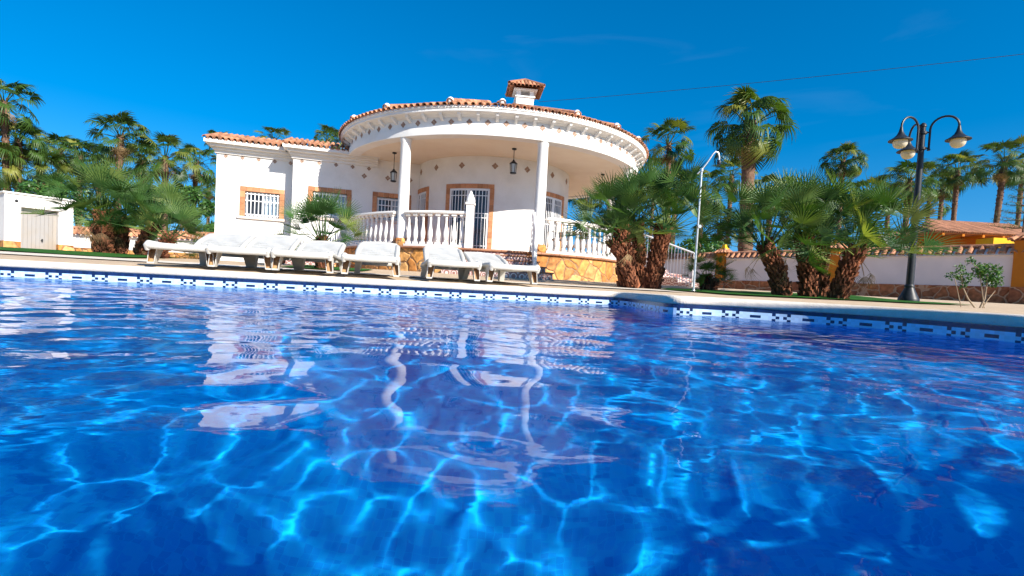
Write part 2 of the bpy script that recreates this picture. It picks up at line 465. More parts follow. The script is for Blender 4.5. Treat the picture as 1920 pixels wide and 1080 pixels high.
for j in range(len(gy) - 1):
    for i in range(nx - 1):
        c = ((gx[i] + gx[i + 1]) / 2, (gy[j] + gy[j + 1]) / 2)
        if -11 < c[0] < 5 and -4 < c[1] < 7 and inside(*c, inner): continue
        b.f.append((j * nx + i, j * nx + i + 1, (j + 1) * nx + i + 1, (j + 1) * nx + i)); b.m.append(0); b.t.append(.5)
tag(b.build('ground', M['paving'], smooth=True), kind='structure')
def patch(name, pts, mt, lift=.006, step=.35):
    b = MB(); xs_ = [p[0] for p in pts]; ys_ = [p[1] for p in pts]
    P = resample([Vector(p) for p in pts], step) if step else [Vector(p) for p in pts]
    bm = bmesh.new(); vs = [bm.verts.new((p[0], p[1], 0)) for p in pts]
    f = bm.faces.new(vs)
    bmesh.ops.triangulate(bm, faces=[f])
    bmesh.ops.subdivide_edges(bm, edges=bm.edges[:], cuts=7, use_grid_fill=True)
    for v in bm.verts: v.co.z = gz(v.co.x, v.co.y) + lift
    me = bpy.data.meshes.new(name); bm.to_mesh(me); bm.free(); me.materials.append(mt)
    o = bpy.data.objects.new(name, me); COL.objects.link(o); return tag(o, kind='structure')
patch('lawn', [(2.9, 6.6), (8.2, 9.0), (7.4, 11.2), (3.2, 10.0), (2.5, 8.6)], M['lawn'], .02)
patch('lawn', [(-17, 8.6), (-6.6, 8.2), (-6.2, 10.6), (-17, 12.6)], M['lawn'], .02)
patch('lawn', [(-4.1, 8.4), (-2.75, 8.5), (-2.8, 10.2), (-4.2, 10.2)], M['lawn'], .02)
patch('pavement', [(-16, 6.3), (2.4, 6.75), (2.2, 8.0), (-16, 7.7)], M['coping'], .012)

# ---------------------------------------------------------------- villa
GH = .2                       # ground level at the house
C = (-.80, 16.70)             # centre of the round porch
RB = 4.53                     # beam radius
FL = .83                      # porch floor
ZB = 3.50                     # underside of the beam
A17 = R(17); uv = Vector((math.cos(A17), math.sin(A17))); nv = Vector((math.sin(A17), -math.cos(A17)))
M['tile'] = mat('terracotta_tile', (.50, .235, .12), .85, .2, col2=(.32, .145, .09), scale=9, bump=.3, bscale=60, tint=.38)
M['mortar'] = mat('white_mortar', (.78, .76, .72), .95, .1, bump=.3, bscale=40)
M['surround'] = mat('terracotta_surround', (.52, .25, .13), .8, .2, col2=(.44, .19, .09), scale=7, tint=.22)
M['sill'] = mat('pale_stone_sill', (.66, .57, .50), .7, .3, col2=(.6, .5, .42), scale=6)
M['pvc'] = mat('white_window_frame', (.78, .78, .78), .4, .4)
M['iron'] = mat('white_painted_iron', (.78, .78, .78), .45, .4)
M['dark_glass'] = mat('dark_glass', (.03, .035, .045), .08, .6)
M['curtain'] = mat('curtained_glass', (.22, .30, .38), .15, .6, col2=(.42, .50, .56), scale=3)
M['black'] = mat('black_iron', (.010, .012, .016), .45, .35, col2=(.018, .021, .025), scale=20)
M['brown'] = mat('brown_edge_tile', (.30, .14, .08), .7, .3, col2=(.38, .19, .11), scale=6, tint=.2)
M['stone'] = stone_mat('orange_stone_cladding', [(.42, .17, .045), (.56, .27, .08), (.64, .36, .14), (.34, .13, .04), (.60, .29, .08)], (.27, .16, .09), 3.0, .05)
M['stone_wall'] = stone_mat('brown_stone_cladding', [(.34, .11, .045), (.42, .15, .06), (.36, .13, .055), (.28, .09, .04), (.40, .16, .07)], (.50, .28, .16), 2.6, .06)
M['marble'] = mat('cream_baluster', (.82, .79, .75), .6, .35, col2=(.74, .71, .67), scale=5)
M['diamond'] = mat('brown_diamond_tile', (.22, .13, .09), .6, .3, col2=(.42, .28, .20), scale=30)
def riser_mat():
    m = bpy.data.materials.new('patterned_riser_tile'); m.use_nodes = True
    nt = m.node_tree; b = nt.nodes['Principled BSDF']; L = nt.links.new; b.inputs['Roughness'].default_value = .3
    tc = N(nt, 'ShaderNodeTexCoord'); v = N(nt, 'ShaderNodeTexVoronoi', feature='F1'); v.inputs['Randomness'].default_value = 0; v.inputs['Scale'].default_value = 6.2
    L(tc.outputs['Object'], v.inputs['Vector'])
    w = N(nt, 'ShaderNodeMath', operation='SINE'); ml = N(nt, 'ShaderNodeMath', operation='MULTIPLY'); ml.inputs[1].default_value = 26; L(v.outputs['Distance'], ml.inputs[0]); L(ml.outputs[0], w.inputs[0])
    cr = N(nt, 'ShaderNodeValToRGB'); e = cr.color_ramp.elements; e.new(.5)
    for q, (p, c) in zip(e, ((.2, (.30, .14, .12)), (.5, (.50, .42, .40)), (.8, (.70, .60, .56)))): q.position = p; q.color = (*c, 1)
    L(w.outputs[0], cr.inputs[0]); L(cr.outputs[0], b.inputs['Base Color']); return m
M['riser'] = riser_mat()

villa = thing('villa', 'white single storey villa with round columned porch and terracotta roof behind the loungers', 'house', (C[0], C[1], GH))

def pol(r, a, z=0): return (C[0] + r * math.sin(a), C[1] - r * math.cos(a), z)
D2 = R
# terrace
b = MB()
b.sector(C, [(0.01, GH - .1), (4.60, GH - .1), (4.60, FL - .06), (0.01, FL - .06)], R(-180), R(180), 96)
b.build('terrace_base', M['stone'], villa)
b = MB()
for i in range(120):
    b.tint = rnd.random(); a = R(-180 + 3 * i)
    b.sector(C, [(4.2, FL - .055), (4.66, FL - .055), (4.67, FL - .035), (4.66, FL - .004), (4.2, FL)], a, a + R(2.93), 1)
b.build('terrace_edge', M['brown'], villa)
b = MB(); b.sector(C, [(0.01, FL - .058), (4.25, FL - .058), (4.25, FL - .004), (0.01, FL - .004)], R(-180), R(180), 64)
b.build('terrace_floor', M['brown'], villa)
# stairs
S0, S1 = R(-6.5), R(14.5)
st = MB(); tr = MB()
nst = 4; hh = (FL - GH) / (nst + 1) 
st2 = MB(); 
for k in range(nst):
    zt = FL - hh * (k + 1); r0 = 4.6 + .3 * k; r1 = r0 + .3
    e = .0 + .012 * k
    st2.sector(C, [(4.55 - .003 * k, GH - .05), (r1, GH - .05), (r1, zt - .03), (4.55 - .003 * k, zt - .03)], S0 - e * .5, S1 + e, 10)
    tr.tint = rnd.random()
    tr.sector(C, [(r0 - .02, zt - .028), (r1 + .02, zt - .028), (r1 + .024, zt - .014), (r1 + .02, zt), (r0 - .02, zt)], S0 - e * .5 - .004, S1 + e + .004, 10)
stair = st2.build('stair', M['riser'], villa)
tr.build('tread', M['brown'], stair)
# a patterned tile skirt at the sides of the stair on the terrace front
b = MB(); b.sector(C, [(4.598, FL - .26), (4.612, FL - .26), (4.612, FL - .062), (4.598, FL - .062)], R(-5), R(13.5), 14)
b.build('riser', M['riser'], stair)
# main body: round room, wings
RI = 2.43
b = MB(); b.sector(C, [(RI - .3, FL - .01), (RI, FL - .01), (RI, ZB + .05), (RI - .3, ZB + .05)], R(-180), R(180), 96)
round_wall = b.build('round_wall', M['stucco'], villa, smooth=True)
P2 = Vector((-5.72, 14.95))
def wp(s, d=0, P=P2): return P + uv * s - nv * d       # along the wall, d behind it
def s_of(px, P, py=400): return onplane(px, py, P, A17)
WT = 3.30                                                # wall top under the eaves
sL2 = s_of(545, P2, 440)[0]
P1 = P2 - nv * .50
sL1 = s_of(402, P1, 440)[0]; sR1 = (wp(sL2) - P1).dot(uv)
def wallbox(mb, P, s0, s1, z0, z1, d0, d1, mi=0):
    q = [wp(s0, d0, P), wp(s1, d0, P), wp(s1, d1, P), wp(s0, d1, P)]
    mb.add([(p.x, p.y, z0) for p in q] + [(p.x, p.y, z1) for p in q], [(0, 3, 2, 1), (4, 5, 6, 7), (0, 1, 5, 4), (1, 2, 6, 5), (2, 3, 7, 6), (3, 0, 4, 7)], mi)
def wall_holes(mb, P, s0, s1, z0, z1, th, holes):
    """a wall with window holes (a,b,za,zb): pieces butted end to end"""
    xs_ = [s0]
    for a, b_, za, zb in sorted(holes):
        wallbox(mb, P, xs_[-1], a, z0, z1, 0, th); wallbox(mb, P, a, b_, z0, za, 0, th); wallbox(mb, P, a, b_, zb, z1, 0, th); xs_.append(b_)
    wallbox(mb, P, xs_[-1], s1, z0, z1, 0, th)
def window(P, a, b_, za, zb, opened=False, panes=2, bars=9, label=None):
    """frame opening a..b, za..zb (inside the surround)"""
    fw = .13
    root = None
    m = MB()                                  # surround of small terracotta blocks, proud of the wall
    n = int((b_ - a) / .16)
    for i in range(n + 2):
        m.tint = rnd.random(); s0 = a - fw + (b_ - a + 2 * fw) * i / (n + 2); s1 = a - fw + (b_ - a + 2 * fw) * (i + 1) / (n + 2) - .006
        wallbox(m, P, s0, s1, zb, zb + fw, -.022, .12)
    n = int((zb - za) / .16)
    for sd_ in (a - fw, b_):
        for i in range(n):
            m.tint = rnd.random(); wallbox(m, P, sd_, sd_ + fw, za + (zb - za) * i / n, za + (zb - za) * (i + 1) / n - .006, -.02, .12)
    w = m.build('window', M['surround'], villa)
    m = MB(); wallbox(m, P, a - fw - .06, b_ + fw + .06, za - .07, za, -.06, .12); m.build('sill', M['sill'], w)
    m = MB(); t = .055
    wallbox(m, P, a + .002, b_ - .002, zb - t, zb - .002, .10, .16); wallbox(m, P, a + .002, b_ - .002, za + .002, za + t, .10, .16)
    for s in ([a + .002, b_ - t - .002] + [a + (b_ - a) * k / panes - t / 2 for k in range(1, panes)]): wallbox(m, P, s, s + t, za + t, zb - t, .098, .162)
    m.build('frame', M['pvc'], w)
    for k in range(panes):
        s0 = a + (b_ - a) * k / panes; s1 = a + (b_ - a) * (k + 1) / panes
        m = MB(); wallbox(m, P, s0 + .03, s1 - .03, za + .03, zb - .03, .125, .135); m.build('pane', M['dark_glass'] if k % 2 == 0 else M['curtain'], w)
    m = MB(); g = .011
    for k in range(bars):
        s = a + (b_ - a) * (k + .5) / bars
        wallbox(m, P, s - g, s + g, za + .03, zb - .03, .018, .04)
    for z in (za + .07, (za + zb) / 2 + .1, zb - .07): wallbox(m, P, a + .004, b_ - .004, z - .012, z + .012, .012, .018)
    m.build('grille', M['iron'], w)
    return w
def wnd_px(P, xa, xb, yt, yb):
    """opening measured on the photograph's window"""
    a = onplane(xa, (yt + yb) / 2, P, A17)[0]; b_ = onplane(xb, (yt + yb) / 2, P, A17)[0]
    xm = (xa + xb) / 2
    return a, b_, onplane(xm, yb, P, A17)[1], onplane(xm, yt, P, A17)[1]
w1 = wnd_px(P1, 459, 524, 361, 408)
w2 = wnd_px(P2, 586, 650, 361, 409)
w3 = wnd_px(P2, 706, 762, 371, 414)
sE = 3.7
b = MB()
wall_holes(b, P1, sL1, sR1, GH - .1, WT, .3, [w1])
wall_holes(b, P2, sL2, 4.2, GH - .1, WT, .3, [w2, w3])
wallbox(b, P2, sL2, sL2 + .3, GH - .1, WT - .002, .302, .72)
wallbox(b, P1, sL1 + .001, sL1 + .3, GH - .1, WT - .001, .3, 7.0)      # left flank
wallbox(b, P1, sL1 + .3, 9.0, GH - .1, WT - .003, 6.7, 6.998)      # back
b.build('wing_wall', M['stucco'], villa)
b = MB(); wallbox(b, P2, 1.0, 4.2, WT - .01, ZB + .04, -.0, .25); b.build('porch_back_wall', M['stucco'], villa)
for w in (w1, w2, w3): window(P1 if w is w1 else P2, *w)
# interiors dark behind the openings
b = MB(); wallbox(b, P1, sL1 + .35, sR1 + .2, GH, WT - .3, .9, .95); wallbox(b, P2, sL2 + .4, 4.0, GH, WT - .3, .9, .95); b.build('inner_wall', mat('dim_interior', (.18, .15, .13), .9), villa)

# doors in the round wall
def door_arc(phi, half, ztop, zbot=FL):
    a0, a1 = phi - half, phi + half; fw = .12 / RI
    m = MB(); n = 9
    for i in range(n):
        m.tint = rnd.random(); t0 = a0 - fw + (a1 - a0 + 2 * fw) * i / n; t1 = a0 - fw + (a1 - a0 + 2 * fw) * (i + 1) / n - .002
        m.sector(C, [(RI - .05, ztop), (RI + .03, ztop), (RI + .03, ztop + .12), (RI - .05, ztop + .12)], t0, t1, 2)
    n = 12
    for s0 in (a0 - fw, a1):
        for i in range(n):
            m.tint = rnd.random(); z0 = zbot + (ztop - zbot) * i / n
            m.sector(C, [(RI - .05, z0), (RI + .028, z0), (RI + .028, z0 + (ztop - zbot) / n - .006), (RI - .05, z0 + (ztop - zbot) / n - .006)], s0, s0 + fw, 2)
    d = m.build('door', M['surround'], villa)
    m = MB(); t = .06 / RI; r = RI + .006
    pr = lambda z0, z1, q=0: [(RI - .04, z0), (r + q, z0), (r + q, z1), (RI - .04, z1)]
    m.sector(C, pr(ztop - .06, ztop), a0, a1, 8); m.sector(C, pr(zbot, zbot + .1), a0, a1, 8)
    for s in (a0, a1 - t, phi - t): m.sector(C, pr(zbot + .1, ztop - .06, .003), s, s + t * (2 if s == phi - t else 1), 2)
    m.build('frame', M['pvc'], d)
    for s0, s1 in ((a0 + t, phi - t), (phi + t, a1 - t)):
        m = MB(); m.sector(C, [(RI - .03, zbot + .1), (RI + .002, zbot + .1), (RI + .002, ztop - .06), (RI - .03, ztop - .06)], s0, s1, 4); m.build('pane', M['dark_glass'], d)
    m = MB()
    for s0, s1 in ((a0 + t, phi - t), (phi + t, a1 - t)):
        for k in range(5):
            s = s0 + (s1 - s0) * (k + .5) / 5
            p = pol(RI + .022, s, 0); m.tube([(p[0], p[1], zbot + .1), (p[0], p[1], ztop - .06)], .011, 6)
        for z in (zbot + .22, zbot + 1.0, zbot + 1.12, ztop - .2):
            m.sector(C, [(RI + .008, z - .01), (RI + .014, z - .01), (RI + .014, z + .01), (RI + .008, z + .01)], s0, s1, 4)
    m.build('grille', M['iron'], d)
    return d
def phi_of(px, r=RI, y=390):
    best = min((abs(xat(px, C[1] - r * math.cos(R(t)), 2.0) - (C[0] + r * math.sin(R(t)))), t) for t in np.arange(-80, 80, .5)); return R(best[1])
pa, pb = phi_of(842), phi_of(917)
ztop = at(880, 352, C[1] - RI).z
door_arc((pa + pb) / 2, (pb - pa) / 2, ztop)
pa, pb = phi_of(1015), phi_of(1051)
door_arc((pa + pb) / 2, (pb - pa) / 2 , ztop)
# side door on the left flank of the round room
pa = phi_of(789)
door_arc(R(-62), R(11), ztop)
# diamonds on the walls
def diamond_arc(m, r, phi, z, h, out=.008):
    a = h / r
    for pts in ([(0, h), (-a, 0), (0, -h), (a, 0)],):
        vs = [pol(r + out, phi + q[0], z + q[1]) for q in pts] + [pol(r - .01, phi + q[0] , z + q[1]) for q in pts]
        m.add(vs, [(0, 1, 2, 3), (0, 4, 5, 1), (1, 5, 6, 2), (2, 6, 7, 3), (3, 7, 4, 0)])
def diamonds(name, items, parent):
    for r, phi, z, h in items:
        m = MB()
        q = h * .46
        for dx, dz in ((0, q), (0, -q), (-q, 0), (q, 0)): diamond_arc(m, r, phi + dx / r, z + dz, q * .92)
        m.build(name, M['diamond'], parent)
zd = at(905, 310, C[1] - RI).z
diamonds('diamond_tile', [(RI, R(t), zd, .105) for t in (-85, -63, -41, -19.5, 3, 25, 47, 69, 90)], round_wall)
def diamond_flat(P, s, z, h, parent):
    m = MB(); q = h * .46
    for dx, dz in ((0, q), (0, -q), (-q, 0), (q, 0)):
        pts = [(s + dx, z + dz + q * .9), (s + dx + q * .9, z + dz), (s + dx, z + dz - q * .9), (s + dx - q * .9, z + dz)]
        vs = []
        for d in (-.008, .02):
            for a, zz in pts: p = wp(a, d, P); vs.append((p.x, p.y, zz))
        m.add(vs, [(3, 2, 1, 0), (0, 1, 5, 4), (1, 2, 6, 5), (2, 3, 7, 6), (3, 0, 4, 7)])
    m.build('diamond_tile', M['diamond'], parent)
for px, py in ((683, 330), (727, 334), (769, 338)):
    s, z = onplane(px, py, P2, A17); diamond_flat(P2, s, z, .09, villa)
# porch ceiling, beam, frieze, cornice
b = MB(); b.sector(C, [(.05, ZB + .035), (4.4, ZB + .035), (4.4, ZB + .10), (.05, ZB + .10)], R(-180), R(180), 96); b.build('porch_ceiling', M['cream'], villa)
b = MB(); b.sector(C, [(4.22, ZB), (RB - .01, ZB), (RB, ZB + .01), (RB, ZB + .19), (RB - .03, ZB + .2), (4.22, ZB + .2)], R(-180), R(180), 144)
b.build('beam', M['stucco'], villa, smooth=True)
b = MB(); b.sector(C, [(4.2, ZB + .2), (RB - .035, ZB + .2), (RB - .035, ZB + .42), (RB + .02, ZB + .44), (RB + .05, ZB + .47), (RB + .18, ZB + .485), (RB + .20, ZB + .50), (RB + .20, ZB + .57), (4.2, ZB + .57)], R(-180), R(180), 144)
cornice = b.build('cornice', M['stucco'], villa, smooth=True, angle=30)
for k in range(-21, 22):
    b = MB(); a = R(360 / 64 * (k + .5)); da = .035 / RB
    b.sector(C, [(RB - .034, ZB + .33), (RB + .02, ZB + .35), (RB + .13, ZB + .43), (RB + .16, ZB + .484), (RB - .034, ZB + .484)], a - da, a + da, 1)
    b.build('corbel', M['stucco'], cornice)
o = None
bpy_d = MB()
for k in range(-20, 21):
    diamonds('diamond_tile', [(RB - .035, R(360 / 64 * k), ZB + .31, .085)], cornice)
# columns
for phi in (-76, -28, 18, 64, 110, 156):
    p = pol(4.37, R(phi)); m = MB()
    m.lathe([(.17, FL - .003), (.17, FL + .05), (.15, FL + .09), (.138, FL + .13), (.135, 2.2), (.128, ZB - .1), (.14, ZB - .08), (.15, ZB - .001)], (p[0], p[1], 0), 28)
    m.build('column', M['stucco'], villa, smooth=True)
# tiled roofs. barrel tile = half tube along a line
def barrel(m, a, b_, r0, r1, up=Vector((0, 0, 1)), n=6, mi=0, open_=False):
    a, b_ = Vector(a), Vector(b_); d = (b_ - a).normalized(); s = d.cross(up).normalized(); u_ = s.cross(d)
    vs = []
    for p, r in ((a, r0), (b_, r1)):
        for k in range(n + 1):
            t = math.pi * k / n; vs.append(p + s * (r * math.cos(t)) + u_ * (r * math.sin(t)))
        for k in range(n, -1, -1):
            t = math.pi * k / n; vs.append(p + s * ((r - .014) * math.cos(t)) + u_ * ((r - .014) * math.sin(t)))
    q = 2 * (n + 1); fs = []
    for k in range(q): fs.append((k, (k + 1) % q, q + (k + 1) % q, q + k))
    for base in (0, q):
        for k in range(n): fs.append((base + k, base + k + 1, base + q - 2 - k, base + q - 1 - k))
    m.add(vs, fs, mi)
RE, ZE = 4.80, ZB + .60                 # tile edge of the round roof
SL = math.tan(R(19))
roof = MB(); nt_ = 176
b = MB(); b.sector(C, [(RE - .07, ZE - .03), (RE - .07, ZE), (.3, ZE + (RE - .37) * SL), (.3, ZE - .03)], R(-180), R(180), 96)
b.build('roof_deck', M['mortar'], villa)
for k in range(nt_):
    a = R(-180 + 360 / nt_ * k)
    r_ = RE; row = 0
    while r_ > .9:
        # thin out the courses towards the top
        stepk = 1 if r_ > 2.6 else 2
        if k % stepk == 0:
            roof.tint = rnd.random()
            w = min(.066, 2 * math.pi * r_ / nt_ * .37 * stepk)
            L0 = .36
            z0 = ZE + .015 + (RE - r_) * SL
            roof.sector  # keep
            barrel(roof, pol(r_, a, z0), pol(r_ - L0, a, z0 + L0 * SL + .012), w, w * .82)
            if r_ == RE:   # pan tile between, turned up
                a2 = a + R(180 / nt_); barrel(roof, pol(r_ - .03, a2, z0 + .03), pol(r_ - L0, a2, z0 + L0 * SL + .02), w, w * .8, up=Vector((0, 0, -1)))
        r_ -= .33
rf = roof.build('roof', M['tile'], villa)
# mortar scallops under the tile edge
b = MB()
b.sector(C, [(RE - .09, ZE - .035), (RE - .05, ZE - .035), (RE - .045, ZE + .02), (RE - .09, ZE + .02)], R(-180), R(180), 112)
for k in range(0, nt_):
    a = R(-180 + 360 / nt_ * k); b.lathe([(.03, ZE - .045), (.045, ZE - .02), (.04, ZE + .02)], pol(RE - .085, a), 7)
b.build('mortar_edge', M['mortar'], rf)
# ridges with white ball finials
for t in (-52, -33, -11, 4, 27, 44, 60, 76):
    a = R(t); m = MB()
    for k in range(10):
        r0 = RE - .05 - .36 * k; z0 = ZE + .075 + (RE - r0) * SL; m.tint = rnd.random()
        barrel(m, pol(r0, a, z0), pol(r0 - .38, a, z0 + .38 * SL + .015), .085, .07)
    m.build('ridge', M['tile'], rf)
    m = MB(); p = pol(RE - .12, a, ZE + .03)
    m.lathe([(.06, .05), (.07, .07), (.078, .11), (.074, .15), (.05, .18), (.02, .195)], p, 14)
    m.build('finial', M['mortar'], rf, smooth=True)
# chimney
cx, cyy = xat(983, 17.4, 6.3), 17.4
zc0, zcap = 5.3, at(985, 176, 17.4).z
m = MB(); m.box((cx, cyy, (zc0 + zcap - .22) / 2), (.58, .58, zcap - .22 - zc0), .1)
for dx in (-.22, .22):
    for dy in (-.22, .22): m.box((cx + dx * math.cos(.1) - dy * math.sin(.1), cyy + dx * math.sin(.1) + dy * math.cos(.1), zcap - .11), (.14, .14, .22), .1)
m.box((cx, cyy, zcap + .02), (.78, .78, .04), .1); m.box((cx, cyy, zcap - .2), (.66, .66, .04), .1); 
ch = m.build('chimney', M['stucco'], rf)
m = MB(); hw = .57
for side in range(4):
    t = .1 + side * math.pi / 2; ct, st_ = math.cos(t), math.sin(t)
    for k in range(9):
        x = -hw + .06 + (2 * hw - .12) * k / 8; tz = (1 - abs(x) / hw)
        a = (x, -hw, 0); b_ = (x, -hw + max(.08, hw * tz), max(.08, hw * tz) * .72)
        m.tint = rnd.random()
        f = lambda q: (cx + q[0] * ct - q[1] * st_, cyy + q[0] * st_ + q[1] * ct, zcap + .045 + q[2] * .95)
        barrel(m, f(a), f(b_), .075, .06)
    m.add([f((-hw + .03, -hw + .03, 0)), f((hw - .03, -hw + .03, 0)), f((0, 0, hw * .70))], [(0, 1, 2)])
    barrel(m, f((-hw, -hw, .05)), f((0, 0, hw * .74)), .07, .06)
m.build('chimney_cap', M['tile'], rf)
# wing roofs
def eave(P, s0, s1, name_seed):
    m = MB(); ov = .40; ze = 3.62
    n = int((s1 - s0) / .15)
    sl = math.tan(R(17))
    for i in range(n + 1):
        s = s0 + (s1 - s0) * i / n
        for k in range(5):
            m.tint = rnd.random(); d = -ov + .34 * k
            a = wp(s, d, P); c = wp(s, d + .37, P); z = ze + (d + ov) * sl
            barrel(m, (a.x, a.y, z), (c.x, c.y, z + .37 * sl + .012), .063, .052)
            if k == 0 and i < n:
                a = wp(s + .075, d + .03, P); c = wp(s + .075, d + .37, P); barrel(m, (a.x, a.y, z + .02), (c.x, c.y, z + .37 * sl + .02), .058, .05, up=Vector((0, 0, -1)))
    r = m.build('roof', M['tile'], villa)
    m = MB()
    wallbox(m, P, s0 - .03, s1 + .03, ze - .10, ze - .005, -ov + .05, .4)
    for (za, zb_, d0) in ((WT - .002, WT + .08, -.05), (WT + .08, WT + .15, -.12), (WT + .15, ze - .10, -.24)): wallbox(m, P, s0 + .20 + d0 * .5, s1 + .0 - d0 * 0, za, zb_, d0, .35)
    m.build('cornice', M['stucco'], r)
    m = MB(); pts = []
    q = [wp(s0, -ov + .1, P), wp(s1, -ov + .1, P), wp(s1, 3.4, P), wp(s0 + 1.2, 3.4, P)]
    m.add([(q[0].x, q[0].y, ze + .02), (q[1].x, q[1].y, ze + .02), (q[2].x, q[2].y, ze + .02 + 3.1 * sl * .82), (q[3].x, q[3].y, ze + .02 + 3.1 * sl * .82)], [(0, 1, 2, 3)])
    m.build('roof_slope', M['tile'], r)
    n = int((s1 - s0) / .58)
    for i in range(n + 1): diamond_flat(P, s0 + .45 + (s1 - s0 - .7) * i / n, WT - .06, .07, r)
eave(P1, sL1 - .22, sR1 + .12, 1)
eave(P2, sL2 - .22, 1.55, 2)
# balustrade, newel
def balustrade(phi0, phi1):
    Rr = 4.45
    m = MB(); m.sector(C, [(Rr - .08, FL + .80), (Rr + .08, FL + .80), (Rr + .095, FL + .83), (Rr + .085, FL + .87), (Rr - .085, FL + .87), (Rr - .095, FL + .83)], R(phi0), R(phi1), 24)
    m.sector(C, [(Rr - .07, FL + .001), (Rr + .07, FL + .001), (Rr + .07, FL + .06), (Rr - .07, FL + .06)], R(phi0), R(phi1), 24)
    root = m.build('balustrade', M['marble'], villa)
    n = max(1, int(round((phi1 - phi0) * math.pi / 180 * Rr / .2)))
    me = None
    for i in range(n):
        a = R(phi0 + (phi1 - phi0) * (i + .5) / n); p = pol(Rr, a, FL + .06)
        if me is None:
            q = MB(); q.box((0, 0, .03), (.11, .11, .06)); q.box((0, 0, .715), (.12, .12, .05))
            q.lathe([(.035, .06), (.05, .08), (.038, .10), (.055, .17), (.062, .24), (.055, .32), (.036, .42), (.028, .50), (.027, .58), (.034, .60), (.028, .62), (.036, .66), (.052, .69)], (0, 0, 0), 12)
            o = q.build('baluster', M['marble'], None, smooth=True); me = o.data
        else:
            o = bpy.data.objects.new('baluster', me); COL.objects.link(o)
        o.parent = root; o.location = Vector(p) - villa.location; o.rotation_euler = (0, 0, a)
    return root
for a, b_ in ((-74, -30.2), (-25.8, -5.0), (20.2, 61.8), (66.2, 107), (112, 154)): balustrade(a, b_)
p = pol(4.5, R(-4))
m = MB(); m.box((p[0], p[1], 1.30), (.17, .17, 1.14), R(-4)); m.box((p[0], p[1], 1.885), (.21, .21, .05), R(-4))
m.lathe([(.10, 1.91), (.11, 1.95), (.075, 2.06), (.03, 2.15), (.012, 2.19)], (p[0], p[1], 0), 12)
m.build('newel_post', M['marble'], villa)
# iron stair railings
def railing(pts, h0, step=.11, tilt=0, label=None):
    m = MB(); P_ = [Vector(p) for p in pts]
    top = [p + Vector((0, 0, h0)) for p in P_]
    m.tube(top, .022, 8); m.tube([p + Vector((0, 0, .08)) for p in P_], .015, 6)
    for a, b_ in zip(P_, P_[1:]):
        n = max(1, int((b_ - a).length / step))
        for i in range(n + 1):
            q = a.lerp(b_, i / n); m.tube([q + Vector((0, 0, .0)), q + Vector((0, 0, h0))], .011, 5)
    for p in (P_[0], P_[-1]): m.box(p + Vector((0, 0, h0 / 2)), (.05, .05, h0 + .02))
    return m.build('stair_railing', M['iron'], villa)
f0, f1 = pol(4.5, R(15.6), FL), pol(5.85, R(15.2), GH + .05)
m = MB(); a, b_ = Vector(f0), Vector(pol(5.7, R(12.6), GH + .05))
for k in range(15):
    q = a.lerp(b_, k / 14); m.tube([q, q + Vector((0, 0, .9))], .012, 5)
for k in range(14):
    q = a.lerp(b_, k / 14); q2 = a.lerp(b_, (k + 1) / 14)
    for j in range(6):
        z = .12 + .13 * j; m.tube([q + Vector((0, 0, z)), (q + q2) / 2 + Vector((0, 0, z + .065)), q2 + Vector((0, 0, z))], .009, 4); m.tube([q + Vector((0, 0, z + .13)), (q + q2) / 2 + Vector((0, 0, z + .065)), q2 + Vector((0, 0, z + .13))], .009, 4)
m.tube([a + Vector((0, 0, .9)), b_ + Vector((0, 0, .9))], .025, 8); m.tube([a + Vector((0, 0, .1)), b_ + Vector((0, 0, .1))], .02, 8)
for q in (a, b_): m.box(q + Vector((0, 0, .47)), (.07, .07, .98), R(14))
m.build('stair_railing', M['iron'], villa)
f0, f1 = pol(4.5, R(-6.2), FL), pol(5.85, R(-6.6), GH + .05)
# flights at the two sides of the terrace
lf = [pol(4.3, R(-63), FL), pol(4.72, R(-64), FL), pol(6.1, R(-70), GH + .02)]
railing([(lf[1][0], lf[1][1], lf[1][2]), (lf[2][0], lf[2][1], lf[2][2])], .62, .075)
rt = [pol(4.7, R(66), FL), pol(6.4, R(60), GH)]
railing(rt, .9, .10)
for (p0, p1) in ((lf[1], lf[2]), (rt[0], rt[1])):
    m = MB(); a, b_ = Vector(p0), Vector(p1); d = (b_ - a); d.z = 0; ang = math.atan2(d.y, d.x); l = d.length
    sdv = Vector((-d.y, d.x, 0)).normalized() * (.55 if p0 is lf[1] else .55)
    for k in range(4):
        q = a + d * ((k + .5) / 4) + sdv
        zt = FL - (FL - GH) * (k + 1) / 5
        m.box((q.x, q.y, (GH - .05 + zt) / 2), (l / 4 + .01, 1.1 - .004 * k, zt - GH + .05), ang)
    m.build('side_stair', M['riser'], villa)
# stones at the foot of the second wing, low planter
b = MB()
for k in range(26):
    s = sL2 + .15 + 2.4 * k / 25; p = wp(s, -.45 - .25 * rnd.random(), P2); r = .12 + .08 * rnd.random()
    b.tint = rnd.random(); b.box((p.x, p.y, GH + .12 + .1 * rnd.random()), (r * 1.6, r * 1.3, .28 + .2 * rnd.random()), rnd.random() * 3, taper=.75)
b.build('planter_edging', M['stone'], villa)

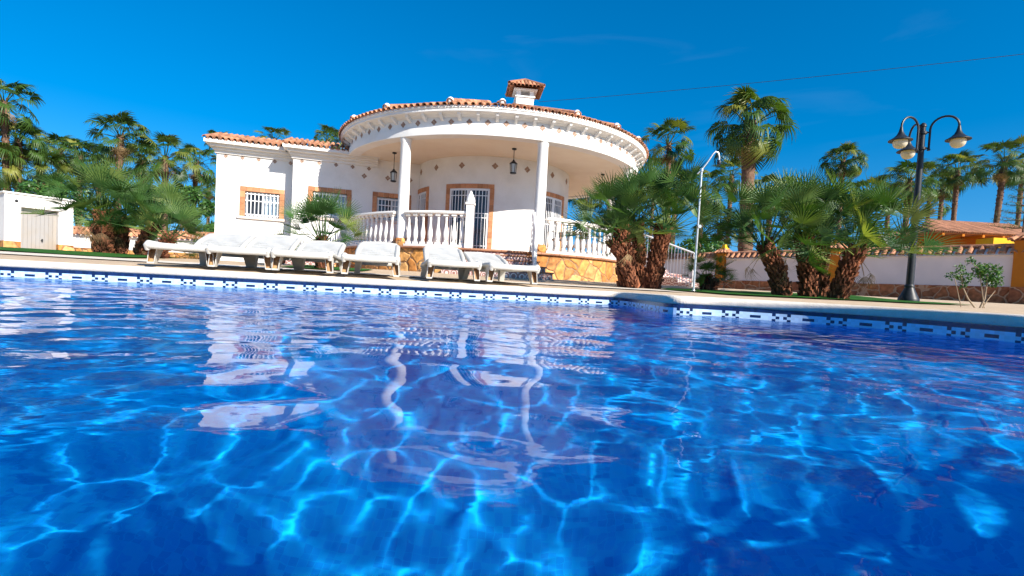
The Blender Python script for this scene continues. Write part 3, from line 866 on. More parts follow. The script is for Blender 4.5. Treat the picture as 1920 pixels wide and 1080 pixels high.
# lanterns hanging under the porch ceiling
def lantern(px, py_top, py_bot, phi_r, label):
    x, y = phi_r
    zt = ZB + .03; zb = at(px, py_bot, y).z
    t = thing('porch_lantern', label, 'lantern', (x, y, zt), 0, 'lanterns under the porch ceiling')
    h = zt - zb
    m = MB(); m.lathe([(.06, -.002), (.06, -.03), (.02, -.04)], (0, 0, 0), 10); m.tube([(0, 0, -.03), (0, 0, -h + .34)], .009, 6); m.build('chain', M['black'], t, local=True)
    m = MB(); z = -h
    m.lathe([(.02, z + .36), (.03, z + .33), (.10, z + .27), (.105, z + .25)], (0, 0, 0), 6)
    m.lathe([(.07, z), (.085, z + .01), (.085, z + .03), (.06, z + .035)], (0, 0, 0), 6)
    for k in range(6):
        a = math.pi * 2 * k / 6; m.tube([(.07 * math.cos(a), .07 * math.sin(a), z + .02), (.09 * math.cos(a), .09 * math.sin(a), z + .26)], .007, 4)
    m.build('lantern_frame', M['black'], t, local=True)
    m = MB(); m.lathe([(.058, z + .035), (.078, z + .25)], (0, 0, 0), 6); m.build('glass', mat('lantern_glass', (.5, .5, .48), .15, .5), t, local=True)
def cpos(px, r_, py=300):
    best = None
    for t in np.arange(-90, 90, .25):
        p = pol(r_, R(t)); d = abs(xat(px, p[1], 3.2) - p[0])
        if best is None or d < best[0]: best = (d, p)
    return best[1][:2]
p = cpos(739, 3.55); lantern(739, 305, 341, p, 'small black lantern hanging left of the porch, beside the left front column')
p = cpos(963, 3.45); lantern(963, 282, 326, p, 'black lantern hanging mid porch, right of the French door')
p = cpos(1129, 3.5); lantern(1129, 331, 365, p, 'black lantern hanging at the right of the porch against the sky gap')

# stone footings on the porch
b = MB()
for phi in (-28, 18, 64):
    p = pol(4.37, R(phi)); m = MB(); m.lathe([(.21, FL - .004), (.21, FL + .15), (.18, FL + .2)], (p[0], p[1], 0), 9); m.build('column_footing', M['stone'], villa)
b = MB(); b.sector(C, [(RI - .02, FL - .002), (RI + .05, FL - .002), (RI + .05, FL + .10), (RI + .02, FL + .14), (RI - .02, FL + .14)], R(19), R(44), 12); b.build('wall_footing', M['stone'], villa)

# ---------------------------------------------------------------- garden walls, shed, neighbour's house
M['orange'] = mat('orange_render', (.52, .165, .014), .9, .2, col2=(.44, .14, .016), scale=3, bump=.2, bscale=60)
M['yellow'] = mat('yellow_render', (.75, .42, .02), .9, .2, col2=(.66, .36, .02), scale=4)
M['pinkwhite'] = mat('aged_white_render', (.76, .66, .62), .9, .2, col2=(.64, .55, .52), scale=1.1, bump=.2, bscale=50, thr=(.3, .75))
def garden_wall(A, B, label, cap0, cap1, stone_top, zb, pm, sm, name='garden_wall', th=.22, pil=(), group=None, pitch=.24):
    A, B = Vector(A), Vector(B); d = (B - A); Lw = d.length; ang = math.atan2(d.y, d.x)
    t = thing(name, label, 'wall', (A.x, A.y, zb), ang, group)
    zb_ = zb
    m = MB(); m.box((Lw / 2, 0, (stone_top + cap0) / 2 - zb), (Lw, th, cap0 - stone_top)); m.build('panel', pm, t, local=True)
    m = MB(); m.box((Lw / 2, 0, (stone_top - zb) / 2 - .05), (Lw, th + .06, stone_top - zb + .1)); m.build('stone_base', sm, t, local=True)
    m = MB(); n = int(Lw / pitch); hw = th / 2 + .12; hz = cap1 - cap0 - .06
    for i in range(n + 1):
        x = Lw * i / n
        for s in (-1, 1):
            m.tint = rnd.random()
            barrel(m, (x, s * hw, cap0 - zb + .03), (x, s * .02, cap0 - zb + .03 + hz), .085, .07)
            if i < n:
                barrel(m, (x + pitch / 2, s * (hw - .05), cap0 - zb + .04), (x + pitch / 2, s * .02, cap0 - zb + .03 + hz), .06, .06, up=Vector((0, 0, -1)))
    m.tint = .4
    k = 0
    while k * .4 < Lw:
        m.tint = rnd.random(); barrel(m, (k * .4, 0, cap1 - zb - .05), (min(Lw, k * .4 + .42), 0, cap1 - zb - .03), .1, .085); k += 1
    cp_ = m.build('tile_cap', M['tile'], t, local=True)
    m = MB(); m.add([(0, -hw + .04, cap0 - zb + .002), (Lw, -hw + .04, cap0 - zb + .002), (Lw, hw - .04, cap0 - zb + .002), (0, hw - .04, cap0 - zb + .002), (0, 0, cap0 - zb + hz), (Lw, 0, cap0 - zb + hz)], [(0, 3, 2, 1), (0, 1, 5, 4), (3, 4, 5, 2)]); m.build('cap_mortar', M['mortar'], cp_, local=True)
    return t
garden_wall((6.6, 26.0), (15.6, 11.9), 'pinkish white garden wall on brown stone base with terracotta cap, along the right', 1.60, 1.88, .70, -.02, M['pinkwhite'], M['stone_wall'])
garden_wall((xat(100, 22.4, 1), 22.4), (xat(470, 21.4, 1), 21.4), 'low white garden wall with terracotta cap behind the left fan palms', 1.15, 1.50, .62, .1, M['stucco'], M['stone'])
def on_wall(px):
    lo = 0
    A, B = Vector((6.6, 26.0)), Vector((15.6, 11.9)); ang = math.atan2(B.y - A.y, B.x - A.x)
    s, z = onplane(px, 500, A, ang); p = A + (B - A).normalized() * s
    return p, ang
def pillar(px, w, top, label, wide=.42):
    p, ang = on_wall(px)
    t = thing('wall_pillar', label, 'pillar', (p.x, p.y, -.02), ang, 'orange pillars of the right garden wall')
    m = MB(); m.box((0, 0, top / 2 + .36), (wide, .46, top - .72)); m.build('shaft', M['orange'], t, local=True)
    m = MB(); m.box((0, 0, .34), (wide + .03, .50, .76)); m.build('stone_base', M['stone_wall'], t, local=True)
    m = MB()
    for side in range(4):
        a = side * math.pi / 2; cs, sn = math.cos(a), math.sin(a); h = wide / 2 + .10
        for k in range(4):
            x = -h + .07 + (2 * h - .14) * k / 3; m.tint = rnd.random()
            f = lambda q: (q[0] * cs - q[1] * sn, q[0] * sn + q[1] * cs, top + q[2])
            barrel(m, f((x, -h, 0)), f((x * .5, -.08, .20)), .075, .05)
    m.build('tile_cap', M['tile'], t, local=True)
    m = MB(); m.box((0, 0, top + .20), (.34, .34, .10), taper=.8); m.box((0, 0, top + .32), (.19, .19, .16), taper=.6); m.build('ornament', M['yellow'], t, local=True)
pillar(1356, 0, 1.86, 'orange wall pillar with yellow top ornament, left of the dark trunked palm clump')
pillar(1566, 0, 1.90, 'orange wall pillar half hidden behind the right palm clump')
pillar(1932, 0, 2.0, 'wide orange wall pillar cut by the right picture edge', .62)

# pool shed at the left
Pg = Vector((xat(8, 16.6, 1.2), 16.6)); Qg = Vector((xat(137, 18.1, 1.2), 18.1)); ag = math.atan2(Qg.y - Pg.y, Qg.x - Pg.x); Lg = (Qg - Pg).length
shed = thing('pool_shed', 'small white flat roofed shed with grey metal door beside the left fan palms', 'shed', (Pg.x, Pg.y, .12), ag)
zt = at(70, 369, 17.3).z - .12
s_a, _ = onplane(39, 430, Pg, ag); s_b, _ = onplane(110, 430, Pg, ag); dz_ = onplane(75, 392, Pg, ag)[1] - .12
def lb(mb, x0, x1, y0, y1, z0, z1, mi=0): mb.box(((x0 + x1) / 2, (y0 + y1) / 2, (z0 + z1) / 2), (x1 - x0, y1 - y0, z1 - z0), mi=mi)
m = MB(); lb(m, 0, s_a, 0, .3, .45, zt); lb(m, s_b, Lg, 0, .3, .45, zt); lb(m, s_a, s_b, 0, .3, dz_, zt); lb(m, 0, Lg, .3, 3.0, .45, zt - .002)
lb(m, -.05, Lg + .05, -.05, 3.05, zt, zt + .05)
m.build('wall', M['stucco'], shed, local=True)
m = MB(); lb(m, -.02, s_a, -.02, .32, -.1, .45); lb(m, s_b, Lg + .02, -.02, .32, -.1, .45); lb(m, -.02, Lg + .02, .32, 3.02, -.1, .448); m.build('stone_base', M['stone'], shed, local=True)
M['steel'] = mat('brushed_steel_door', (.46, .44, .42), .35, .5, metal=.6, col2=(.46, .40, .33), scale=1.4, bump=.05)
m = MB(); n = 9
for k in range(n): lb(m, s_a + (s_b - s_a) * k / n, s_a + (s_b - s_a) * (k + 1) / n - .004, .20, .24, -.02, dz_ + .01)
lb(m, s_a, s_b, .245, .26, -.02, dz_ + .01)
dr = m.build('door', M['steel'], shed, local=True)
m = MB(); m.lathe([(.03, 0), (.03, .02)], (0, 0, 0), 10); m.box((0, 0, .03), (.03, .10, .03))
hd = m.build('handle', M['black'], dr, local=True); hd.location = ((s_a + s_b) / 2 + .1, .19, .55); hd.rotation_euler = (R(90), 0, 0)
for k, s in enumerate((s_a - .12, s_b + .22)):
    m = MB(); m.lathe([(.045, 0), (.045, .03), (.02, .04)], (0, 0, 0), 10); o = m.build('vent', M['black'], shed, local=True); o.location = (s, -.001, zt - .22); o.rotation_euler = (R(90), 0, 0)

# neighbour's orange house beyond the right wall
Yh = 27.0
x0, x1 = xat(1736, Yh, 3), xat(1990, Yh, 3); ze = at(1800, 438, Yh).z; zr = at(1830, 419, Yh + 3).z
nb = thing('neighbour_house', 'orange house with low terracotta roof beyond the right garden wall', 'house', (x0, Yh, .1))
m = MB(); m.box(((x0 + x1) / 2 + .5, Yh + 3.5, ze / 2), (x1 - x0 - 1.0, 5.0, ze - .1)); m.build('wall', M['orange'], nb)
m = MB()
n = 60
for i in range(n + 1):
    x = x0 + (x1 - x0) * i / n; m.tint = rnd.random()
    k = min(1, (x - x0) / 3.0)
    for j in range(4):
        t0, t1 = j / 4, min((j + 1) / 4, 1)
        if t0 > k: continue
        m.tint = rnd.random(); barrel(m, (x, Yh - .3 + 3.3 * t0, ze + (zr - ze) * t0), (x, Yh - .3 + 3.3 * t1, ze + (zr - ze) * t1 + .03), .085, .07)
m.tint = .5
m.add([(x0, Yh - .28, ze - .02), (x1, Yh - .28, ze - .02), (x1, Yh + 3, zr - .02), (x0 + 3, Yh + 3, zr - .02), (x0, Yh + 6, ze - .02), (x1, Yh + 6, ze - .02)], [(0, 1, 2, 3), (0, 3, 4), (4, 3, 2, 5), (0, 4, 5, 1)])
m.build('roof', M['tile'], nb)
for i in range(7):
    x = x0 + .6 + i * 1.05; m = MB(); m.box((x, Yh + .32, ze - .12), (.12, 1.25, .12)); m.build('rafter', M['orange'], nb)
m = MB(); xa, xb = xat(1856, Yh - 1, 2.5), xat(1900, Yh - 1, 2.5); za, zb_ = at(1878, 456, Yh - 1).z, at(1878, 443, Yh - 1).z
m.box(((xa + xb) / 2, Yh - .6, zb_ / 2), (xb - xa, 1.0, zb_ - .2)); m.build('porch_wall', M['yellow'], nb)

# ---------------------------------------------------------------- sun loungers
M['plastic'] = mat('white_lounger_plastic', (.60, .59, .56), .5, .35, col2=(.50, .48, .44), scale=5, bump=.15, bscale=80, trans=.12)
M['sling'] = mat('weathered_grey_white_slats', (.52, .52, .51), .7, .25, col2=(.42, .42, .41), scale=6, bump=.35, bscale=60, trans=.12)
M['tan'] = mat('tan_leg_shade', (.40, .24, .11), .6, .3, col2=(.26, .15, .08), scale=9)  # warm shade inside the hollow legs, put in as colour
def make_lounger(angle_deg, label):
    t = thing('sun_lounger', label, 'sun lounger', (0, 0, 0), 0, 'white sun loungers in a row by the pool')
    W, H, hb = .62, .20, 1.12; an = R(angle_deg * .95); bl = .78
    # side profile of the rail: rounded toe, long flat side, swept head
    m = MB()
    for s in (-1, 1):
        x = s * (W / 2 - .03)
        m.tube([(x, .02, H - .06), (x, -.005, H - .02), (x, .03, H + .0), (x, .3, H - .005), (x, .7, H - .015), (x, 1.1, H - .01), (x, 1.55, H), (x, 1.86, H - .02)], [.024, .030, .033, .033, .031, .033, .031, .026], 10)
    m.tube([(-W / 2 + .03, .01, H - .02), (0, -.012, H - .025), (W / 2 - .03, .01, H - .02)], .036, 10)
    m.tube([(-W / 2 + .03, 1.84, H - .02), (W / 2 - .03, 1.84, H - .02)], .03, 8)
    m.build('frame', M['plastic'], t, smooth=True, local=True)
    m = MB(); n = 13
    for k in range(n):
        y = .05 + (hb - .06) * (k + .5) / n; m.tint = rnd.random()
        m.box((0, y, H - .012 - .012 * math.sin(math.pi * (k + .5) / n)), (W - .09, (hb - .06) / n - .008, .018))
    m.build('seat', M['sling'], t, local=True)
    m = MB(); n = 10; cy_, sy_ = math.cos(an), math.sin(an)
    for k in range(n):
        q = bl * (k + .5) / n; m.tint = rnd.random()
        Mx = Matrix.Rotation(an, 3, 'X')
        m.box((0, hb + q * cy_, H + .01 + q * sy_ + .02 * math.sin(math.pi * q / bl)), (W - .12, bl / n - .006, .02), M=Mx)
    bk = m.build('backrest', M['sling'], t, local=True)
    m = MB()
    for s in (-1, 1):
        x = s * (W / 2 - .055)
        m.tube([(x, hb - .02, H), (x, hb + .25 * cy_, H + .03 + .25 * sy_), (x * .99, hb + .6 * cy_, H + .025 + .6 * sy_), (x * .93, hb + bl * cy_, H + bl * sy_ - .005)], [.026, .036, .034, .026], 9)
    m.tube([(-W / 2 + .075, hb + bl * cy_, H + bl * sy_), (0, hb + (bl + .03) * cy_, H + (bl + .03) * sy_ + .005), (W / 2 - .075, hb + bl * cy_, H + bl * sy_)], .030, 9)
    m.build('backrest_frame', M['plastic'], t, smooth=True, local=True)
    for (y, s, k) in ((.16, -1, 0), (.16, 1, 0), (1.5, -1, 1), (1.5, 1, 1)):
        m = MB(); x = s * (W / 2 - .045)
        lean = -.05 if k == 0 else .07
        top = [(x - .05 * s, y - .085), (x + .03 * s, y - .085), (x + .03 * s, y + .085), (x - .05 * s, y + .085)]
        bot = [(x - .02 * s, y + lean - .035), (x + .045 * s, y + lean - .035), (x + .045 * s, y + lean + .035), (x - .02 * s, y + lean + .035)]
        vs = [(a, c, H - .02) for a, c in top] + [(a, c, .0) for a, c in bot]
        fs = [(0, 1, 2, 3), (7, 6, 5, 4), (0, 4, 5, 1), (1, 5, 6, 2), (2, 6, 7, 3), (3, 7, 4, 0)]
        if s < 0: fs = [f[::-1] for f in fs]
        # moulded leg: a channel open towards the foot end, its inner shade painted tan
        iy = .05 if k == 0 else -.05
        m.add(vs, [fs[0], fs[1]] + fs[3:] if k == 0 else fs)
        if k == 0:
            iv = [Vector(p) for p in vs]; th_ = .013
            fr = [0, 1, 5, 4]; cen = sum((iv[i] for i in fr), Vector()) / 4
            inn = [iv[i] + (cen - iv[i]) * .18 for i in fr]; rec = [p + Vector((0, .075 if i < 2 else .035, 0)) for i, p in enumerate(inn)]
            F_ = [iv[i] for i in fr]
            m.add(F_ + inn, [(q, (q + 1) % 4, 4 + (q + 1) % 4, 4 + q) if s > 0 else ((q + 1) % 4, q, 4 + q, 4 + (q + 1) % 4) for q in range(4)])
            m.add(inn + rec, [(q, (q + 1) % 4, 4 + (q + 1) % 4, 4 + q) if s > 0 else ((q + 1) % 4, q, 4 + q, 4 + (q + 1) % 4) for q in range(4)] + [(4, 5, 6, 7) if s > 0 else (7, 6, 5, 4)], 1)
        m.build('leg', [M['plastic'], M['tan']], t, local=True)
    return t
def set_lounger(t, px, Y, rz):
    x_ = xat(px, Y, .2); t.location = (x_, Y, gz(x_ - .2, Y + .9) + .002); t.rotation_euler = (0, 0, rz)
lg = 'white plastic sun lounger by the pool, '
LD = [(334, 5.18, 13, 19, 'leftmost in the row, nearest the fan palms'), (447, 5.28, 12, 20, 'second from the left in the row'),
      (566, 5.40, 13, 17, 'third from the left, before the young palm'), (695, 5.55, 12, 20, 'fourth from left, before the stone terrace'),
      (853, 5.80, 13, 20, 'fifth from left, seen end on at the stairs'), (966, 5.92, 17, 16, 'rightmost, before the patterned stairs')]
for px, Y, rz, an, lab in LD:
    set_lounger(make_lounger(an, lg + lab), px, Y, R(rz))

# ---------------------------------------------------------------- palms
def leaf_mat(name, c1, c2, c3, tr=.3, rough=.45):
    m = bpy.data.materials.new(name); m.use_nodes = True
    nt = m.node_tree; b = nt.nodes['Principled BSDF']; L = nt.links.new; out = nt.nodes['Material Output']
    b.inputs['Roughness'].default_value = rough; b.inputs['Specular IOR Level'].default_value = .35
    a = N(nt, 'ShaderNodeAttribute'); a.attribute_name = 'tint'
    cr = N(nt, 'ShaderNodeValToRGB'); e = cr.color_ramp.elements; e.new(.5)
    for q, (p, c) in zip(e, ((0, c1), (.55, c2), (1, c3))): q.position = p; q.color = (*c, 1)
    L(a.outputs['Fac'], cr.inputs[0]); L(cr.outputs[0], b.inputs['Base Color'])
    t = N(nt, 'ShaderNodeBsdfTranslucent'); v = N(nt, 'ShaderNodeVectorMath', operation='MULTIPLY'); v.inputs[1].default_value = (1.7, 1.6, .5)
    L(cr.outputs[0], v.inputs[0]); L(v.outputs[0], t.inputs[0])
    ms = N(nt, 'ShaderNodeMixShader'); ms.inputs[0].default_value = tr; L(b.outputs[0], ms.inputs[1]); L(t.outputs[0], ms.inputs[2]); L(ms.outputs[0], out.inputs[0])
    return m
M['frond'] = leaf_mat('palm_frond', (.018, .050, .009), (.050, .105, .016), (.20, .21, .04), .28)
M['fan'] = leaf_mat('fan_palm_leaf', (.020, .060, .013), (.052, .122, .028), (.19, .24, .06), .28)
M['dead'] = leaf_mat('dry_palm_leaf', (.10, .065, .03), (.20, .13, .06), (.36, .26, .14), .2, .8)
M['shrub'] = leaf_mat('shrub_leaf', (.02, .06, .012), (.04, .12, .025), (.10, .20, .04), .25)
M['bark'] = mat('palm_bark', (.19, .115, .075), .9, .15, col2=(.085, .05, .035), scale=7, bump=.8, bscale=18, tint=.3)
M['boot'] = mat('old_leaf_base', (.21, .08, .04), .9, .15, col2=(.10, .038, .022), scale=9, bump=.5, bscale=30, tint=.6)
M['twig'] = mat('pale_twig', (.36, .28, .19), .9, .1, col2=(.26, .19, .13), scale=10)

def fan_leaf(rs, pet, rad, nseg, spread, bend, cup, droop, fuse, wid, pw=.012, tip=.10):
    """one palmate leaf, growing along +X from the origin. returns verts, tris"""
    V = []; T = []
    # petiole, bending down as it goes
    n = 4; p = np.array([0., 0., 0.]); a = 0.0; pts = [p.copy()]; 
    for i in range(n):
        a -= bend / n * .5; p = p + np.array([math.cos(a), 0, math.sin(a)]) * pet / n; pts.append(p.copy())
    for i, q in enumerate(pts):
        w = pw * (1.6 - .8 * i / n)
        V += [q + [0, w, 0], q + [0, -w, 0], q + [0, 0, -w * .9]]
    for i in range(n):
        for k in range(3):
            k2 = (k + 1) % 3; o = i * 3
            T += [(o + k, o + k2, o + 3 + k2), (o + k, o + 3 + k2, o + 3 + k)]
    a -= bend * .5
    ex = np.array([math.cos(a), 0, math.sin(a)]); ez = np.array([-math.sin(a), 0, math.cos(a)]); ey = np.array([0, 1., 0])
    hub = pts[-1]
    dth = spread / nseg
    for i in range(nseg):
        th = -spread / 2 + dth * (i + .5) + rs.uniform(-.12, .12) * dth
        l = rad * (.80 + .20 * math.cos(th * .8)) * rs.uniform(.92, 1.04)
        d = ex * math.cos(th) + ey * math.sin(th); sd_ = -ex * math.sin(th) + ey * math.cos(th)
        up = ez * 1.0
        dr = droop * rs.uniform(.6, 1.5)
        def P(r, w, fold):
            z = cup * abs(math.sin(th * .5)) * r * l - dr * l * max(0, r - fuse * .8) ** 1.7
            sh = 1 - .25 * dr * max(0, r - fuse)
            c = hub + d * (r * l * sh) + up * z
            return c, sd_ * w
        o = len(V)
        c0, _ = P(0.02, 0, 0); V.append(c0)
        hw = l * fuse * dth / 2 * wid
        for r, w, fo in ((fuse, hw, .45), ((fuse + 1) / 2 + .03, hw * .62, .6), (1.0, hw * tip, .3)):
            c, s = P(r, w, 0)
            V += [c + s * w / max(w, 1e-9) * 1.0 if False else c + s, c - up * w * fo, c - s]
        T += [(o, o + 2, o + 1), (o, o + 3, o + 2)]
        for k in (1, 4):
            T += [(o + k, o + k + 1, o + k + 4), (o + k, o + k + 4, o + k + 3), (o + k + 1, o + k + 2, o + k + 5), (o + k + 1, o + k + 5, o + k + 4)]
    return np.array(V), np.array(T)
def place_leaf(V, az, el, roll, r0, z0, scale=1.0):
    ce, se = math.cos(el), math.sin(el); cr_, sr_ = math.cos(roll), math.sin(roll); cz, sz = math.cos(az), math.sin(az)
    X, Y, Z = V[:, 0] * scale, V[:, 1] * scale, V[:, 2] * scale
    Y, Z = Y * cr_ - Z * sr_, Y * sr_ + Z * cr_
    X, Z = X * ce - Z * se, X * se + Z * ce
    X = X + r0
    X, Y = X * cz - Y * sz, X * sz + Y * cz
    return np.stack([X, Y, Z + z0], -1)
def leaves_mesh(name, items, mt):
    """items: (V, T, tint)"""
    Vs, Ts, ti = [], [], []; o = 0
    for V, T, t in items:
        Vs.append(V); Ts.append(T + o); o += len(V); ti.append(np.full(len(T), t))
    me = fast_mesh(name, np.concatenate(Vs), np.concatenate(Ts), 3)
    a = me.attributes.new('tint', 'FLOAT', 'FACE'); tt = np.concatenate(ti)
    if len(a.data) == len(tt): a.data.foreach_set('value', tt.astype(np.float32))
    me.materials.append(mt); return me
def washingtonia(seed, n=34, rad=.80, pet=1.05, droop=1.5):
    rs = np.random.RandomState(seed); live = []; dead = []
    for i in range(n):
        t = (i + .5) / n; el = R(84 - 122 * t ** 1.0 + rs.uniform(-9, 9)); az = i * 2.39996 + rs.uniform(-.25, .25)
        V, T = fan_leaf(rs, pet * rs.uniform(.8, 1.12) * (.75 + .35 * min(1, t * 2)), rad * rs.uniform(.85, 1.1), 24, R(245), R(rs.uniform(10, 48)), .35, droop * rs.uniform(.55, 1.25), .46, 1.12, .022)
        live.append((place_leaf(V, az, el, rs.uniform(-.7, .7), .12, -.35 * t), T, float(np.clip(rs.normal(.42, .24), 0, 1))))
    for i in range(8):
        az = i * 2.39996 + rs.uniform(-.4, .4); el = R(rs.uniform(-80, -60))
        V, T = fan_leaf(rs, pet * .7 * rs.uniform(.6, 1), rad * rs.uniform(.7, .95), 16, R(150), R(rs.uniform(5, 25)), .5, 1.4, .4, .8, .022)
        dead.append((place_leaf(V, az, el, rs.uniform(-.8, .8), .15, -.38), T, rs.uniform(0, 1)))
    return leaves_mesh('crown', live, M['frond']), leaves_mesh('dead_leaf_skirt', dead, M['dead'])
WASH = [washingtonia(20 + i, n=(32, 27, 36, 25)[i], rad=(.90, .96, .86, .98)[i], pet=(1.2, 1.3, 1.1, 1.35)[i], droop=(1.5, 1.2, 1.8, 1.0)[i]) for i in range(4)]
def trunk_mesh(pts, r0, r1, seed, rings=True):
    m = MB(); P_ = [Vector(p) for p in pts]; L_ = sum((b_ - a).length for a, b_ in zip(P_, P_[1:]))
    n = max(8, int(L_ / .16)); q = []; rr = []
    k = 0
    for i in range(n + 1):
        t = i / n; f = t * (len(P_) - 1); a = min(int(f), len(P_) - 2); q.append(P_[a].lerp(P_[a + 1], f - a))
        r = r0 + (r1 - r0) * min(1, t * 1.2) ** .7; r *= 1 + (.22 * max(0, 1 - t * 8)); rr.append(r * (1.07 if i % 2 else .95))
    m.tube(q, rr, 12)
    # old leaf bases in a criss-cross just under the crown
    rs = random.Random(seed); nb_ = 70
    for i in range(nb_):
        t = 1 - .30 * (i / nb_); f = t * (len(P_) - 1); a = min(int(f), len(P_) - 2); c = P_[a].lerp(P_[a + 1], f - a); az = i * 2.39996
        o = Vector((math.cos(az), math.sin(az), 0)); s = Vector((-o.y, o.x, 0)); m.tint = rs.random(); rr_ = r1 * .95
        w = .065; h = .2 * rs.uniform(.7, 1.2)
        m.add([c + o * rr_ * .8 + s * w, c + o * rr_ * .8 - s * w, c + o * (rr_ + .07) + s * w * .5 + Vector((0, 0, h)), c + o * (rr_ + .07) - s * w * .5 + Vector((0, 0, h)), c + o * rr_ * .7 + Vector((0, 0, h))], [(0, 1, 3, 2), (2, 3, 4), (0, 2, 4), (1, 4, 3)])
    return m
PG = 'tall fan palms beyond the garden'
def palm(px, py, rpx, label, var=0, lean=0, Rm=1.75, tr=.21, curve=0):
    Y = Rm * F / rpx; top = at(px, py, Y); g = .15
    base = Vector((top.x + lean, Y, g)); H = top.z - g
    t = thing('tall_palm', label, 'palm tree', base, 0, PG)
    mid = Vector((-lean * .5 + curve, 0, H * .5))
    m = trunk_mesh([(0, 0, -.1), tuple(mid), (-lean, 0, H)], tr * 1.15, tr * .82, int(px))
    m.build('trunk', M['bark'], t, smooth=True, local=True)
    cm, sm = WASH[var % 4]; rz = rnd.uniform(0, 6.28)
    for name, me in (('crown', cm), ('dead_leaf_skirt', sm)):
        o = bpy.data.objects.new(name, me); COL.objects.link(o); o.parent = t; o.location = (-lean, 0, H + .05); o.rotation_euler = (rnd.uniform(-.08, .08), rnd.uniform(-.08, .08), rz)
        s = Rm / 1.75; o.scale = (s, s, s * rnd.uniform(.92, 1.08))
    return t
# left grove
T_ = 'tall fan palm '
palm(8, 190, 50, T_ + 'highest at the left picture edge', 1, .4)
palm(35, 262, 48, T_ + 'just below the highest crown at the left edge', 2)
palm(-25, 300, 52, T_ + 'half outside the left picture edge behind the shed', 0)
palm(75, 318, 46, T_ + 'with dense yellowish crown above the shed door', 3)
palm(112, 285, 40, T_ + 'between the left edge group and the slim bent one', 0)
palm(150, 292, 44, T_ + 'with spiky top behind the left fan palm clump', 2)
palm(226, 255, 46, T_ + 'with round crown on slim trunk rising out of the left clump', 1, -.1)
palm(186, 318, 36, T_ + 'low crown right behind the left clump', 3)
palm(268, 302, 38, T_ + 'dark low crown between the slim one and the two right of it', 0)
palm(310, 296, 44, T_ + 'with open crown and reddish trunk, centre of the left gap', 3, .1)
palm(368, 306, 38, T_ + 'nearest the left corner of the villa, sky on both sides', 1, -.2)
palm(352, 372, 40, T_ + 'low crown beside the villa left corner', 2)
palm(392, 352, 26, T_ + 'tiny crown half hidden by the villa left corner', 0)
palm(45, 365, 44, T_ + 'low crown hidden behind the shed roof', 1)
palm(300, 378, 40, T_ + 'low crown behind the bright green fan palm', 0)
palm(120, 362, 40, T_ + 'low crown beside the shed right corner', 3)
# over the roofs
palm(410, 262, 20, T_ + 'peeping over the left wing roof, leftmost of them', 1)
palm(515, 262, 27, T_ + 'peeping over the middle of the left wing roof', 3)
palm(614, 262, 29, T_ + 'peeping over the left wing roof next to the porch', 0)
palm(447, 270, 13, T_ + 'tiny tip over the left wing roof', 2)
# right of the house
palm(1100, 362, 33, T_ + 'seen in the sky gap under the porch ceiling', 1, -.1)
palm(1254, 268, 43, T_ + 'right beside the porch roof, tall with open crown', 3, .6)
palm(1228, 318, 30, T_ + 'dark crown directly behind the porch right column', 0)
palm(1268, 345, 40, T_ + 'lower crown under the tall one beside the porch', 2)
palm(1318, 352, 44, T_ + 'behind the shower pole head', 1)
palm(1350, 420, 40, T_ + 'low crown left of the thick trunk', 0)
palm(1406, 232, 76, T_ + 'biggest and tallest, thick trunk, right of the shower', 2, .25, 1.75, .30)
palm(1372, 330, 36, T_ + 'thin trunk close behind the biggest one', 3)
palm(1446, 362, 44, T_ + 'low crown right of the biggest trunk', 1)
palm(1500, 380, 40, T_ + 'hidden behind the top of the right fan palm clump', 0)
palm(1581, 300, 39, T_ + 'compact crown alone in the sky left of the street lamp', 2, .1)
palm(1622, 368, 36, T_ + 'low crown between right clump and lamp post', 3)
palm(1560, 392, 36, T_ + 'low crown deep inside the right clump', 1)
palm(1705, 338, 46, T_ + 'directly behind the lamp post', 0)
palm(1668, 362, 34, T_ + 'just left of the lamp post, low', 2)
palm(1768, 344, 32, T_ + 'dark slim one, first right of the lamp post', 2)
palm(1796, 318, 38, T_ + 'with two tone crown, second right of the lamp post', 0)
palm(1884, 302, 44, T_ + 'large leaning, near the right picture edge', 3, -.5)
palm(1918, 312, 36, T_ + 'cut off by the right picture edge', 1)
palm(1742, 378, 30, T_ + 'lowest, between the lamp post and orange house roof', 3)

# ---- low clumping fan palms
def clump_crown(seed, n, rad, pet, spread=205, els=(84, -22), droop=.25):
    rs = np.random.RandomState(seed); live = []
    for i in range(n):
        t = (i + .5) / n; el = R(els[0] + (els[1] - els[0]) * t ** .9 + rs.uniform(-8, 8)); az = i * 2.39996 + rs.uniform(-.25, .25)
        V, T = fan_leaf(rs, pet * rs.uniform(.75, 1.2), rad * rs.uniform(.85, 1.12), 22, R(spread), R(rs.uniform(-4, 20)), .55, droop * rs.uniform(.5, 1.6), .30, 1.0, .0075, .10)
        live.append((place_leaf(V, az, el, rs.uniform(-1.2, 1.2), .06, -.12 * t), T, float(np.clip(rs.normal(.45, .25), 0, 1))))
    return leaves_mesh('crown', live, M['fan'])
CR = [clump_crown(50, 38, .43, .66, els=(86, 4), droop=.1), clump_crown(51, 27, .40, .56, els=(86, 2), droop=.1), clump_crown(52, 34, .46, .72, els=(86, 6), droop=.12), clump_crown(53, 16, .40, .5, els=(70, 0))]
